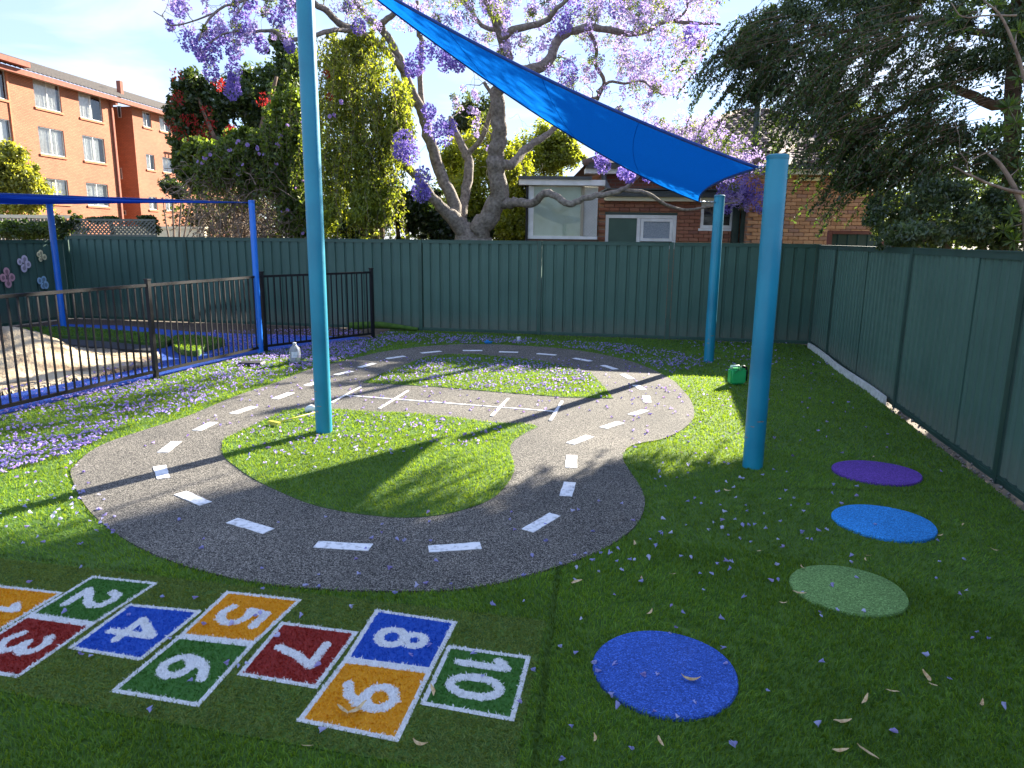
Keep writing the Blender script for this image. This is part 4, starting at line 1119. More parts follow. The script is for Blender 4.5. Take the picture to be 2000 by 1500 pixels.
f2 = Frame((0, Y2), (1, 0), (0, -1))
uv_wall('wall', f2, X(1178, Y2), X(1640, Y2), -.1, Z(1200, 338, Y2), [], brickmat('dark_red_brick', (.20, .065, .042), (.26, .09, .055), (.2, .15, .12)), house, .1, 8.5)
# windows of the house
def wframe(fr, h, fw, parent, m=M_WTRIM, o0=-.06, o1=.012, name='window'):
    w = MB()
    for a, b, c_, d_ in ((h[0], h[1], h[2], h[2] + fw), (h[0], h[1], h[3] - fw, h[3]), (h[0], h[0] + fw, h[2] + fw, h[3] - fw), (h[1] - fw, h[1], h[2] + fw, h[3] - fw)): fr.block(w, a, b, c_, d_, o0, o1)
    return w.build(name, m, parent)
def paneq(fr, h, o, m, parent, name='pane'):
    w = MB(); fr.block(w, h[0], h[1], h[2], h[3], o - .008, o); return w.build(name, m, parent)
wA = wframe(f1, hA, .075, house); xm = X(1249, Y1)
w = MB(); f1.block(w, xm - .04, xm + .04, hA[2] + .075, hA[3] - .075, -.05, .006); w.build('mullion', M_WTRIM, wA)
M_GPANEL = mat('green_panel', (.045, .095, .068), (.058, .115, .08), .5, 3)
paneq(f1, (hA[0] + .076, xm - .041, hA[2] + .076, hA[3] - .076), -.03, M_GPANEL, wA, 'panel')
hs = (xm + .05, hA[1] - .08, hA[2] + .18, hA[3] - .08); sash = wframe(f1, hs, .07, wA, M_WTRIM, -.045, .004, 'sash')
M_FROST = mat('frosted_glass', (.20, .24, .27), (.34, .38, .42), .25, 60, 4, .5, 90)
paneq(f1, (hs[0] + .071, hs[1] - .071, hs[2] + .071, hs[3] - .071), -.025, M_FROST, wA)
w = MB(); f1.block(w, hA[0] - .02, hA[1] + .05, hA[3] + .004, hA[3] + .06, -.02, .02); w.build('lintel', M_DKGREEN, house)
wB = wframe(f1, hB, .07, house); w = MB(); f1.block(w, hB[0] - .05, hB[1] + .03, hB[2] - .06, hB[2] - .003, -.02, .05); w.build('sill', M_WTRIM, wB)
paneq(f1, (hB[0] + .071, hB[1] - .071, hB[2] + .071, hB[3] - .071), -.04, mat('dark_window_glass', (.012, .014, .016), None, .08), wB)
w = MB(); zm = (hB[2] + hB[3]) / 2; f1.block(w, hB[0] + .071, hB[1] - .071, zm - .02, zm + .02, -.035, -.005); w.build('rail', M_DKTRIM, wB)
# eaves
def eave(px0, px1, Y, yg0, yg1, yf0, yf1, mf, out=.35):
    f_ = Frame((0, Y), (1, 0), (0, -1)); x0, x1 = X(px0, Y - out), X(px1, Y - out); c = (px0 + px1) / 2
    g = MB(); f_.block(g, x0, x1, Z(c, yg1, Y - out), Z(c, yg0, Y - out), out - .02, out + .10); f_.block(g, x0, x1, Z(c, yg0, Y - out) + .001, Z(c, yg0, Y - out) + .018, out + .085, out + .115); g.build('gutter', M_DKTRIM, house)
    g = MB(); f_.block(g, x0, x1, Z(c, yf1, Y - out), Z(c, yf0, Y - out) - .002, -.05, out - .021); g.build('fascia', mf, house)
eave(1182, 1475, Y1, 376, 385, 385, 393, M_CREAM, .25)
eave(1535, 1737, Y3, 323, 331, 331, 341, M_CREAM)
eave(1142, 1650, Y2, 322, 331, 331, 341, M_WTRIM)
g = MB(); xx = X(1178, 18.6); g.tube([(xx, 18.75, Z(1180, 340, 18.6)), (xx + .02, 18.7, Z(1180, 352, 18.6)), (xx + .07, 18.4, Z(1185, 366, 18.4)), (xx + .1, 17.9, Z(1187, 380, 18))], .07, 10); g.build('downpipe', M_DKTRIM, house, True)
# lean-to roof over the window wall
g = MB(); f1.block(g, X(1182, Y1), X(1475, Y1), Z(1300, 372, Y1), Z(1300, 369, Y1), -1.75, .2); g.build('lean_to_roof', M_DKTRIM, house)
# downpipes
for px, wd, Yp in ((1439, .15, Y1 - .10), (1455, .12, Y3 + .2)):
    g = MB(); g.box((X(px, Yp), Yp, 1.55), (wd, .09, 3.1)); g.build('downpipe', M_DKGREEN, house)
g = MB(); g.tube([(X(1717, Y3 - .1) + .02, Y3 - .08, 0), (X(1717, Y3 - .1) + .02, Y3 - .08, Z(1718, 345, Y3))], .045, 10); g.build('downpipe', M_DKGREEN, house, True)
g = MB(); g.box((X(1578, Y3 - .08), Y3 - .10, Z(1578, 350, Y3 - .1)), (.60, .12, .075)); g.build('wall_light', mat('yellowed_plastic', (.62, .50, .16), (.70, .58, .22), .4, 6), house)
# tiled roofs
M_TILE = objbrick('terracotta_roof_tile', [(.15, .095, .085), (.21, .14, .125), (.27, .19, .165), (.13, .09, .085)])
tile_me = None
def tile_mesh():
    prof = [(-.165, .012), (-.12, .040), (-.06, .052), (.0, .040), (.045, .012), (.10, .006), (.165, .012)]
    V = []; n = len(prof)
    for y, dz in ((-.20, .018), (.19, -.012)):
        for x, z in prof: V.append((x, y, z + dz))
    for x, z in prof: V.append((x, -.20, z + .018 - .028))
    Fs = [(i, i+1, n+i+1, n+i) for i in range(n-1)] + [(2*n+i, 2*n+i+1, i+1, i) for i in range(n-1)]
    return MB().add(V, Fs).mesh('tile', M_TILE)
tile_me = tile_mesh()
def tiled(x0, x1, y0, z0, y1, z1, lx0, lx1, name, px_tiles):
    """roof slope rising from eave (y0,z0) to ridge (y1,z1); the top runs lx0..lx1"""
    V = [(x0, y0, z0), (x1, y0, z0), (lx1, y1, z1), (lx0, y1, z1), (x0, 2*y1 - y0, z0), (x1, 2*y1 - y0, z0)]
    r = MB().add(V, [(0, 1, 2, 3), (1, 5, 2), (5, 4, 3, 2), (4, 0, 3)]).build(name, MATS['terracotta_roof_tile'], house)
    sl = hypot(y1 - y0, z1 - z0); al = atan2(z1 - z0, y1 - y0); rows = int(sl / .32)
    for j in range(rows):
        f_ = (j * .32 + .16) / sl; y = y0 + (y1 - y0) * f_; z = z0 + (z1 - z0) * f_
        xl = max(x0 + (lx0 - x0) * f_, X(px_tiles[0], y)); xr = min(x1 + (lx1 - x1) * f_, X(px_tiles[1], y))
        k = int(np.ceil((xl - x0 + .15) / .30)); 
        while x0 + k * .30 < xr - .12:
            link('tile', tile_me, r, (x0 + k * .30, y - .012 * sin(al), z + .012 * cos(al)), (al, 0, 0)); k += 1
    g = MB(); g.tube([(lx0, y1, z1 + .03), (lx1, y1, z1 + .03)], .10, 8); 
    g.tube([(lx0, y1, z1 + .03), (x0, y0, z0 + .04)], .09, 8); g.tube([(lx1, y1, z1 + .03), (x1, y0, z0 + .04)], .09, 8); g.build('ridge_cap', MATS['terracotta_roof_tile'], r, True)
    return r
ax, az = X(1433, 24.5), Z(1433, 219, 24.5)
tiled(X(1140, Y2 - .45), X(1680, Y2 - .45) + 2.0, Y2 - .45, Z(1300, 323, Y2 - .45), 24.5, az, ax, ax + .9, 'roof', (1392, 1505))
tiled(X(1470, Y3 - .4), X(1737, Y3 - .4), Y3 - .4, Z(1640, 322, Y3 - .4), 19.6, Z(1600, 290, 19.6), X(1540, 19.6), X(1690, 19.6), 'roof', (1536, 1745))
# vent pipe on the roof
vp = D(1476, 268, 18.0)
vt = D(1484, 140, 18.0)
g = MB(); g.tube([vp - [0, 0, .9], vt], .075, 12); pv = g.build('vent_pipe', M_DKGREEN, house, True)
MB().lathe(tuple(vt), [(.10, 0), (.12, .03), (.07, .06), (.14, .10), (.05, .18), (.005, .26)], 12).build('cowl', M_DKTRIM, pv, True)

# sunroom with cream blind and security mesh
Ys = 16.9; fs = Frame((0, Ys), (1, 0), (0, -1))
sun_room = thing('sunroom', (X(1090, Ys), Ys, 0), 'white framed glazed sunroom with cream blind beside the brick house', 'sunroom')
def blk(px0, px1, y0, y1, o0, o1, name, m, parent=sun_room):
    g = MB(); c = (px0 + px1) / 2; fs.block(g, X(px0, Ys), X(px1, Ys), Z(c, y1, Ys), Z(c, y0, Ys), o0, o1); return g.build(name, m, parent)
blk(1028, 1168, 467, 600, -2.4, -.02, 'base_wall', mat('brown_weatherboard', (.16, .09, .065), (.20, .115, .085), .7, 5))
blk(1012, 1152, 346, 352, -2.6, .30, 'roof_sheet', M_DKTRIM)
blk(1013, 1178, 352.3, 363, -.04, .24, 'fascia', M_WTRIM)
blk(1032, 1042, 363, 461, -.08, .03, 'corner_post', M_WTRIM)
blk(1135, 1140, 364, 461, -.05, .02, 'mullion', mat('tan_mullion', (.34, .30, .22), None, .6))
blk(1030, 1168, 461, 467, -.10, .06, 'sill', M_WTRIM)
blk(1027, 1031.5, 366, 600, -.10, .10, 'downpipe', M_BLACK)
bl_ = blk(1042, 1135, 364, 461, -.05, -.035, 'blind', mat('cream_blind', (.62, .60, .42), (.72, .71, .56), .6, 2.5))
blk(1043, 1134, 365, 460, -.02, -.015, 'pane', M_GLASS2)
sc_ = blk(1141, 1168, 364, 461, -.07, -.06, 'screen_door', mat('pale_screen', (.50, .50, .46), (.60, .60, .55), .7, 3))
xs0, xs1, zs0, zs1 = X(1141, Ys), X(1168, Ys), Z(1150, 460, Ys), Z(1150, 365, Ys); st = .075
g = MB()
for k in range(-22, 24):
    for sg in (1, -1):
        pts_ = []
        for z in np.linspace(zs0, zs1, 60):
            x = xs0 + k * st + sg * (z - zs0)
            if xs0 <= x <= xs1: pts_.append((x, Ys + .045 - (.004 if sg > 0 else 0), z))
        if len(pts_) > 1: g.bar(pts_[0], pts_[-1], .006, .010)
g.build('diamond_mesh', M_ALU, sc_)
blk(1034, 1166, 364, 461, -1.9, -1.88, 'room_back', MATS['dark_room'])
# small garden wall light haze: lattice panel with vines on top of the back fence
la, lb_ = POSTS_BACK[-1] + [.08, .03], on_back(305) + [0, .03]
lat = thing('lattice_screen', (*la, 1.8), 'weathered green lattice screen with vines on top of the back fence', 'lattice')
M_LAT = mat('weathered_lattice', (.13, .135, .10), (.20, .20, .155), .9, 12)
dl = lb_ - la; Ll = np.linalg.norm(dl); dl /= Ll; z0, z1 = 1.80, 2.12
for zz in (z0, z1): MB().bar((*la, zz), (*lb_, zz), .03, .045).build('rail', M_LAT, lat)
k = 0; sp = .10; hh = z1 - z0
for i in range(int((Ll + hh) / sp)):
    for sg in (1, -1):
        s0 = i * sp - (hh if sg > 0 else 0); s1 = s0 + hh
        if sg < 0: s0, s1 = i * sp, i * sp - hh
        a, b = np.array([s0, z0 + .022]), np.array([s1, z1 - .022])
        def clip(p, q):
            p = p.copy(); q = q.copy()
            for lim in (0, Ll):
                for (u, v_) in ((p, q), (q, p)):
                    if (lim == 0 and u[0] < 0 <= v_[0]) or (lim == Ll and u[0] > Ll >= v_[0]):
                        t_ = (lim - u[0]) / (v_[0] - u[0]); u[:] = u + (v_ - u) * t_
            return p, q
        a, b = clip(a, b)
        if max(a[0], b[0]) <= 0 or min(a[0], b[0]) >= Ll or np.linalg.norm(b - a) < .05: continue
        pa, pb = la + dl * a[0], la + dl * b[0]; off = np.array([0, -.008 * sg])
        MB().bar((*(pa + off), a[1]), (*(pb + off), b[1]), .010, .030).build('slat', M_LAT, lat)

# ------------------------------------------------------------------ foliage helpers
def leafquads(P, Ln, W, droop, colA, colB, bias=None, tangle=1.0):
    """P (N,3): one folded leaf per point; droop pulls the leaf tips down"""
    n = len(P)
    d = rng.normal(size=(n, 3)) * tangle; d[:, 2] -= droop
    if bias is not None: d += np.array(bias)
    d /= np.linalg.norm(d, axis=1, keepdims=True)
    r = rng.normal(size=(n, 3)); sd = np.cross(d, r); sd /= np.maximum(np.linalg.norm(sd, axis=1, keepdims=True), 1e-6)
    nm = np.cross(sd, d)
    l = (Ln * (.65 + .7 * rng.random(n)))[:, None]; w = (W * (.7 + .6 * rng.random(n)))[:, None]
    a = P - d * l * .5; t = P + d * l * .5 + nm * l * -.12
    m1 = P + sd * w * .5 - d * l * .06 + nm * w * .18; m2 = P - sd * w * .5 - d * l * .06 + nm * w * .18
    V = np.stack([a, m1, t, m2], 1).reshape(-1, 3)
    k = rng.random((n, 1)); c = np.array(colA) * (1 - k) + np.array(colB) * k
    return V, [np.arange(4 * n).reshape(-1, 4)], np.repeat(c, 4, 0)
def ball(c, r, n, shell=.5):
    c = np.array(c, float); r = np.array(r, float) if not np.isscalar(r) else np.full(3, r)
    v = rng.normal(size=(n, 3)); v /= np.linalg.norm(v, axis=1, keepdims=True)
    q = (rng.random(n) ** (1 / 3)) * (1 - shell) + shell * (.75 + .3 * rng.random(n))
    return c + v * q[:, None] * r
def clumps(cs, per, Ln, W, droop, cA, cB, shell=.3, sub=9, bias=None, size=.42):
    """ellipsoids broken into smaller leafy clumps with gaps between them"""
    P = []; tone = []
    for c, r in cs:
        r = np.array(r, float) if not np.isscalar(r) else np.full(3, float(r))
        cc = ball(c, r * .80, sub, .55)
        w = .55 + .8 * rng.random(sub)
        ne = max(2, sub // 3); ex = rng.normal(size=(ne, 3)); ex /= np.linalg.norm(ex, axis=1, keepdims=True)
        cc = np.vstack([cc, np.array(c) + ex * r * (1.0 + .28 * rng.random((ne, 1)))]); w = np.concatenate([w, .22 + .22 * rng.random(ne)])   # stray sprigs break the outline
        for q, k in zip(cc, w):
            n = int(per * k / sub)
            tone.append(np.full(n, .70 + .62 * rng.random()))          # random tone for each clump
            g = np.clip(rng.normal(size=(n, 3)), -2.3, 2.3); P.append(q + g * r * size * k * .52)
    v, f, cc = leafquads(np.concatenate(P), Ln, W, droop, cA, cB, bias)
    return v, f, cc * np.repeat(np.concatenate(tone), 4)[:, None]
def strands(parent, region, n, y0, y1, ln, cA, cB, Ls, Ws, wood=True):
    """hanging runners with leaves all along them"""
    P = []; mb = MB()
    for p in scatter(region, n):
        a = D(p[0], p[1], y0 + (y1 - y0) * rng.random()); k = int(ln / .055 * (.4 + .9 * rng.random())); d = rng.normal(0, .35, 3); Q = [a]
        for j in range(k):
            d = d * .8 + rng.normal(0, .16, 3) + [0, 0, -.22]; a = a + d / np.linalg.norm(d) * .055
            if a[2] < 1.2: break
            Q.append(a); P.append(a + rng.normal(0, .035, (2, 3)))
        if len(Q) > 3: mb.tube(np.array(Q)[::2] if len(Q) > 6 else np.array(Q), .004, 3, False)
    if wood: mb.build('runners', M_VINEWOOD, parent, True)['kind'] = 'stuff'
    v, f, cc = leafquads(np.concatenate(P), Ls, Ws, .7, cA, cB)
    npobj('hanging_leaves', v, f, LEAF, parent, cc)
def pxballs(L_):
    """(px, py, rpx, depth[, ry_px]) -> centre, radii in metres"""
    out = []
    for q in L_:
        px, py, r, y = q[:4]; ry = q[4] if len(q) > 4 else r
        s = y / F * 1.02
        out.append((D(px, py, y), (r * s, max(r * s * .9, .5), ry * s)))
    return out
class Tree:
    """limbs traced as polylines; twigs then join each leaf or flower cluster to its nearest wood"""
    def __init__(s): s.mb = MB(); s.nodes = []; s.rad = []; s.tw = []
    def limb(s, pts, r, n=8, wob=.0, k=4):
        pts = np.array(pts, float); P = smooth_open(pts, k)
        if np.isscalar(r): R = np.full(len(P), float(r))
        else: R = np.interp(np.linspace(0, 1, len(P)), np.linspace(0, 1, len(r)), r)
        if wob: P = P + rng.normal(0, wob, P.shape) * R[:, None]
        R = R * (1 + .025 * rng.normal(size=len(R)))
        s.mb.tube(P, R, n); s.nodes += list(P); s.rad += list(R)
    def pxlimb(s, L_, n=8, k=4, wob=.12):
        """(px, py, depth, width_px)"""
        P = [D(a, b, y) for a, b, y, w in L_]; R = [w * .44 * y / F * 1.02 for a, b, y, w in L_]
        s.limb(P, R, n, wob, k)
    def twig_to(s, c, r0=.012, sag=.0, mn=5, curl=.09):
        N_ = np.array(s.nodes); c = np.array(c); dd = np.linalg.norm(N_ - c, axis=1) + .25 * np.maximum(0, N_[:, 2] - c[2])
        i = int(np.argmin(dd)); a = N_[i]; Ln = np.linalg.norm(c - a)
        if Ln < .05: return
        n = max(mn, int(Ln / .22)); t = np.linspace(0, 1, n)[:, None]
        P = a + (c - a) * t; j = rng.normal(0, curl * Ln, (n, 3)) * np.sin(pi * t)
        for _ in range(1): j[1:-1] = (j[:-2] + j[1:-1] + j[2:]) / 2.2
        P = P + j; P[:, 2] -= sag * np.sin(pi * t[:, 0]) * Ln
        ra = min(s.rad[i] * .7, r0 * (1 + Ln * .6)); R = np.linspace(ra, .004, n)
        s.tw.append((P, R)); s.nodes += list(P[1:]); s.rad += list(R[1:])
    def order(s, C):
        N_ = np.array(s.nodes); return sorted(C, key=lambda c: np.min(np.linalg.norm(N_ - np.array(c), axis=1)))
    def build(s, parent, m, name='trunk', twname='branches'):
        s.mb.build(name, m, parent, True)
        if s.tw:
            b = MB()
            for P, R in s.tw: b.tube(P, R, 4 if R[0] < .02 else 5, False)
            b.build(twname, m, parent, True)['kind'] = 'stuff'

# ------------------------------------------------------------------ jacaranda
JY = 16.6
jac = thing('jacaranda_tree', (D(925, 462, JY)[0], JY, 0), 'large jacaranda with twisted grey limbs and purple blossom behind fence', 'tree')
T = Tree()
b0 = D(925, 462, JY)
T.limb([(b0[0] - .05, JY, -.2), (b0[0] - .02, JY, .8), b0], [.55, .46, .42], 12, .04)
T.pxlimb([(915,470,16.6,52),(940,448,16.5,46),(960,413,16.4,42),(978,378,16.3,40),(971,343,16.2,36),(967,304,16.1,36),(976,266,16,33),(974,227,15.9,31),(971,182,15.7,29),(985,140,15.5,27),(988,105,15.4,25),(978,63,15.2,22),(964,28,15,19),(950,0,14.9,17),(930,-70,14.6,13),(925,-160,14.4,8)], 12)
T.pxlimb([(981,75,15.2,20),(1009,56,15,15),(1065,42,14.8,12),(1083,21,14.6,10),(1107,0,14.5,8),(1150,-60,14.2,5)])
T.pxlimb([(985,135,15.5,24),(1010,140,15.7,24),(1037,136,15.9,23),(1072,119,16.1,21),(1090,77,16.3,19),(1114,63,16.4,17),(1146,54,16.5,15),(1177,56,16.6,14),(1230,66,16.7,12),(1265,59,16.8,11),(1300,42,16.9,9),(1350,44,17,7),(1408,48,17,5)], 10)
T.pxlimb([(981,322,16.1,22),(1002,318,16.3,20),(1027,290,16.7,17),(1058,269,17,14),(1086,248,17.3,11),(1130,205,17.6,8),(1165,190,17.8,6)])
T.pxlimb([(984,398,16.3,24),(1013,395,16,19),(1044,395,15.6,17),(1062,378,15.3,16),(1083,381,15.1,15),(1111,399,14.9,14),(1139,388,14.8,13),(1174,381,14.7,12),(1216,371,14.6,11),(1240,350,14.5,7),(1270,325,14.4,5)], 9)
T.pxlimb([(1216,371,14.6,8),(1265,378,14.5,8),(1300,400,14.8,7),(1340,410,15.2,6),(1375,405,15.6,5),(1440,395,16.1,4)])
T.pxlimb([(930,468,16.7,44),(908,451,16.6,40),(880,425,16.5,30),(852,395,16.3,22),(831,367,16.2,19),(810,339,16.0,18),(785,322,15.9,17),(764,304,15.8,16),(736,283,15.7,14),(705,273,15.6,12),(687,266,15.5,10)], 10)
T.pxlimb([(886,430,16.6,30),(887,402,16.7,27),(869,357,16.8,25),(852,315,16.9,24),(841,280,16.9,23),(831,245,16.9,21),(820,210,16.8,21),(803,175,16.7,20),(789,140,16.6,19),(775,105,16.5,17),(750,63,16.4,15),(719,35,16.3,13),(691,0,16.2,11),(660,-60,16,7)], 11)
T.pxlimb([(750,63,16.4,14),(747,45,16.2,13),(768,28,16,11),(782,0,15.8,9),(800,-60,15.5,6)])
T.pxlimb([(905,440,16.8,24),(901,420,17,22),(911,367,17.3,20),(915,315,17.5,19),(908,297,17.6,18),(890,259,17.8,15),(880,230,18,10)])
T.pxlimb([(913,305,17.5,13),(918,297,17.5,12),(939,273,17.4,11),(957,224,17.2,10),(962,190,17,9),(945,160,16.8,7)])
T.pxlimb([(843,285,17.4,11),(824,196,17.6,11),(820,140,17.6,11),(824,80,17.5,10),(817,63,17.4,9),(815,0,17.2,7)])
T.pxlimb([(789,140,16.6,14),(750,95,16.2,14),(700,62,15.8,14),(663,45,15.5,14),(638,21,15.2,13),(614,7,15,12),(580,-35,14.7,9)], 9)
T.pxlimb([(690,62,15.6,9),(660,58,15.2,9),(644,60,15,9),(595,74,14.8,9),(560,77,14.6,8),(532,60,14.5,7),(483,63,14.4,5),(437,66,14.3,4),(400,92,14.2,3)])
T.pxlimb([(600,-30,14.8,8),(540,-30,14.5,7),(480,0,14.3,5),(440,12,14.2,5),(420,25,14.1,5),(400,50,14,4),(388,80,13.9,3)])
T.pxlimb([(480,0,14.3,4),(465,25,14.2,3),(455,28,14.1,2)])
T.pxlimb([(420,25,14.1,4),(375,42,14,3),(335,50,13.9,3),(320,35,13.8,2),(300,22,13.8,2)])
T.pxlimb([(1146,54,16.5,9),(1165,90,16.8,8),(1163,125,17,8),(1180,160,17.2,8),(1166,195,17.4,9)])
T.pxlimb([(1166,180,17.4,8),(1190,160,17.3,6),(1220,163,17.2,5),(1255,158,17.1,5),(1280,178,17,4),(1300,185,17,3)])
T.pxlimb([(975,60,15.2,10),(940,50,15.4,9),(920,20,15.5,8),(900,0,15.6,7)])
T.pxlimb([(1316,41,16.9,6),(1340,20,16.8,5),(1342,-10,16.7,4)])
# blossom clusters
big = [(810,125,18),(830,102,16),(858,95,16),(882,112,16),(803,136,12),(895,127,12),(870,125,14),(790,280,20),(800,300,18),(785,295,16),(850,245,20),(865,262,18),(838,216,12),(880,250,12),(826,345,15),(820,375,16),(832,380,10),
 (350,16,14),(474,16,14),(486,4,14),(424,60,18),(480,68,16),(368,80,16),(400,94,20),(416,102,16),(392,108,10),(456,102,12),(412,140,14),(456,138,14),(454,178,14),(455,160,12),(472,44,16),(564,12,18),(540,34,14),(512,90,12),(566,90,10),(332,50,8),(436,72,12),
 (1120,8,18),(1090,40,20),(1105,48,12),(1205,18,14),(1353,67,16),(1345,78,12),(1109,143,18),(1178,322,14),(1172,308,12),(1440,358,20),(1415,371,15),(1475,371,16),(1419,402,12),(1485,400,14),(1455,385,14),(700,52,12),(680,14,10),(955,10,14),(985,30,10),(1230,345,10),(1215,338,10),(1265,345,9),(1290,350,8)]
CL = []
for px, py, r in big:
    y = {True: 14.2 + .5 * rng.random(), False: 15.0 + 1.2 * rng.random()}[px < 600 or (px > 1180 and py > 290) or (px < 900 and py > 60)]
    if px > 1380 and py > 330: y = 16.2 + .5 * rng.random()
    CL.append((D(px, py, y), r * y / F * 1.15, 1))
def haze(poly, n, y0, y1, r0, r1):
    for p in scatter(poly, n):
        y = y0 + (y1 - y0) * rng.random(); CL.append((D(p[0], p[1], y), (r0 + (r1 - r0) * rng.random()) * y / F, 0))
haze([(1120,0),(1380,-40),(1400,60),(1350,140),(1330,190),(1230,150),(1150,110)], 150, 14.5, 20, 9, 20)
haze([(1060,-60),(1400,-120),(1400,0),(1060,0)], 90, 13, 20, 10, 22)
haze([(640,0),(1080,0),(1080,120),(950,100),(850,60),(700,60)], 90, 14, 20, 7, 15)
haze([(600,-150),(1100,-180),(1100,0),(600,0)], 150, 11.5, 20, 8, 20)
haze([(1060,110),(1180,110),(1190,190),(1120,230),(1060,200)], 26, 15, 19, 7, 13)
haze([(1200,140),(1330,170),(1330,240),(1280,290),(1200,230)], 34, 15, 20, 6, 12)
haze([(1270,250),(1400,225),(1480,300),(1500,330),(1440,330),(1330,300)], 75, 17.4, 19.0, 8, 17)
haze([(1380,320),(1500,300),(1500,410),(1430,415),(1400,380)], 34, 16, 16.8, 6, 12)
haze([(330,0),(600,-20),(600,60),(480,110),(420,120),(340,90)], 55, 13.5, 16, 5, 11)
haze([(880,170),(960,170),(960,290),(900,290)], 14, 16, 19, 5, 9)
haze([(330,-120),(640,-160),(600,-10),(320,0)], 50, 11, 16, 8, 16)
order = sorted(range(len(CL)), key=lambda i: np.min(np.linalg.norm(np.array(T.nodes) - CL[i][0], axis=1)))
for i in order: T.twig_to(CL[i][0], .011, 0, 6, .13)
# bare curly twigs
for p in scatter([(880,60),(1330,60),(1200,280),(1000,400),(880,300)], 60): T.twig_to(D(p[0], p[1], 15 + 4 * rng.random()), .008, -.02, 7, .2)
for p in scatter([(300,0),(480,0),(480,110),(340,100)], 45): T.twig_to(D(p[0], p[1], 13.6 + 1.2 * rng.random()), .006, 0, 6, .16)
T.build(jac, M_BARK)
parts = []; gparts = []
for c_, r, k in CL:
    n = int(min(520, (900 if k else 330) * r * (1 if k else .8) + 14))
    P_ = ball(c_, (r, r, r * 1.15), n, .3)
    if k: parts.append(leafquads(P_, .062, .040, .3, (.17, .125, .46), (.38, .31, .76)))
    else:
        m_ = rng.random()
        parts.append(leafquads(P_, .060, .036, .3, np.array((.27, .21, .52)) * (1 - m_) + np.array((.46, .36, .62)) * m_, (.60, .53, .82)))
    if rng.random() < (.12 if k else .34):
        gparts.append(leafquads(ball(c_ + rng.normal(0, r * .7, 3), r * 1.1, int(50 + 160 * r), .2), .075, .022, .2, (.10, .16, .03), (.22, .29, .06)))
v, f, cc = join(parts); npobj('blossom', v, f, PETAL, jac, cc)
v, f, cc = join(gparts); npobj('leaves', v, f, LEAF, jac, cc)

# ------------------------------------------------------------------ shrubs, vines and trees behind the back fence
def bush(name, label, cat, balls, per, Ln, W, droop, cA, cB, sub=10, m=LEAF, stems=None, mw=M_BARK2, size=.42, bias=None, core=None):
    c0 = balls[0][0]
    t = thing(name, (c0[0], c0[1], 0), label, cat)
    tr = Tree()
    if stems:
        for s_ in stems: tr.pxlimb(*s_) if isinstance(s_, tuple) else tr.pxlimb(s_)
    else:
        for c_, r in balls[:3]: tr.limb([(c_[0], c_[1], 0), (c_[0] + .1, c_[1], max(.4, c_[2] * .6)), tuple(c_)], [.10, .07, .03], 6, .05)
    for c_, r in balls: 
        for q in ball(c_, np.array(r) * .8, 5, .5): tr.twig_to(q, .015, 0, 5, .1)
    tr.build(t, mw, 'trunk', 'branches')
    v, f, cc = clumps(balls, per, Ln, W, droop, cA, cB, .25, sub, bias, size)
    npobj('crown', v, f, m, t, cc)
    return t
DK1, DK2 = (.018, .042, .012), (.055, .095, .025)
# coral tree with red flowers
cb = pxballs([(400,250,52,21,55),(455,230,60,21,60),(380,180,28,20.5,40),(520,250,50,21.5,70),(430,300,55,20.5,38),(365,290,30,20.5,50),(500,180,40,22,50),(545,190,34,22,60),(350,215,24,20.5,40),(560,120,30,22,50)])
ct = bush('coral_tree', 'dark leafed coral tree with red flower heads left of the tall pole', 'tree', cb, 2300, .15, .08, .2, (.032, .066, .024), (.11, .165, .05), 14, GLOSSLEAF,
     [([(470,470,20,26),(480,380,20,22),(500,300,20.4,17),(520,220,20.8,12),(540,150,21,7)],), ([(480,380,20,16),(440,310,20,12),(410,250,20.2,8),(385,190,20.3,5)],)], M_BARK2, .40)
parts = []
for px, py in ((345,147),(350,188),(378,236),(402,216),(412,240),(430,165),(520,192),(343,200),(335,243),(366,236),(385,262),(454,256),(380,275),(352,260),(440,280),(450,255),(425,166),(515,200),(638,145),(645,190),(400,260)):
    c_ = D(px, py, 19.6 if px < 600 else 15.0); v, f, cc = leafquads(ball(c_, .19 if px < 600 else .08, 30, .1), .09 if px < 600 else .06, .035, -.3, (.26, .012, .014), (.46, .035, .025))
    npobj('flower_head', v, f, PETAL, ct, cc)['kind'] = 'stuff'
# vine covered mound with morning glory
vb = pxballs([(430,320,50,17.4,40),(490,310,50,17.2,42),(545,300,45,17.2,48),(585,330,40,17,70),(590,420,35,16.8,50),(400,300,30,17.4,30),(560,240,35,17.4,60),(520,355,40,17,30),(470,280,40,17.3,30),(580,180,26,17.4,60),(600,270,30,17,60),(385,350,22,17.4,25)])
vm = bush('morning_glory_vine', 'vine covered mound with lilac trumpet flowers and bare tangled stems', 'vine', vb, 3800, .11, .065, .7, (.055, .105, .022), (.20, .28, .05), 16, LEAF,
     [([(575,480,17.2,22),(577,380,17.2,20),(574,280,17.3,18),(570,180,17.4,16),(566,120,17.4,8)],)], M_BARK2, .36)
tan_ = MB()
for i in range(620):
    p = scatter([(370,330),(480,335),(600,340),(610,462),(400,462),(375,400)], 1)[0]; y = 16.5 + .9 * rng.random(); c_ = D(p[0], p[1], y)
    n = 7; d0 = rng.normal(size=3) * [1, .5, 1]; P_ = [c_]
    for k in range(n):
        d0 = d0 * .75 + rng.normal(size=3) * [.5, .3, .5] + [0, 0, -.12]; P_.append(P_[-1] + d0 / np.linalg.norm(d0) * .13)
    tan_.tube(np.array(P_), .007 + .006 * rng.random(), 3, False)
tan_.build('bare_vines', M_VINEWOOD, vm, True)['kind'] = 'stuff'
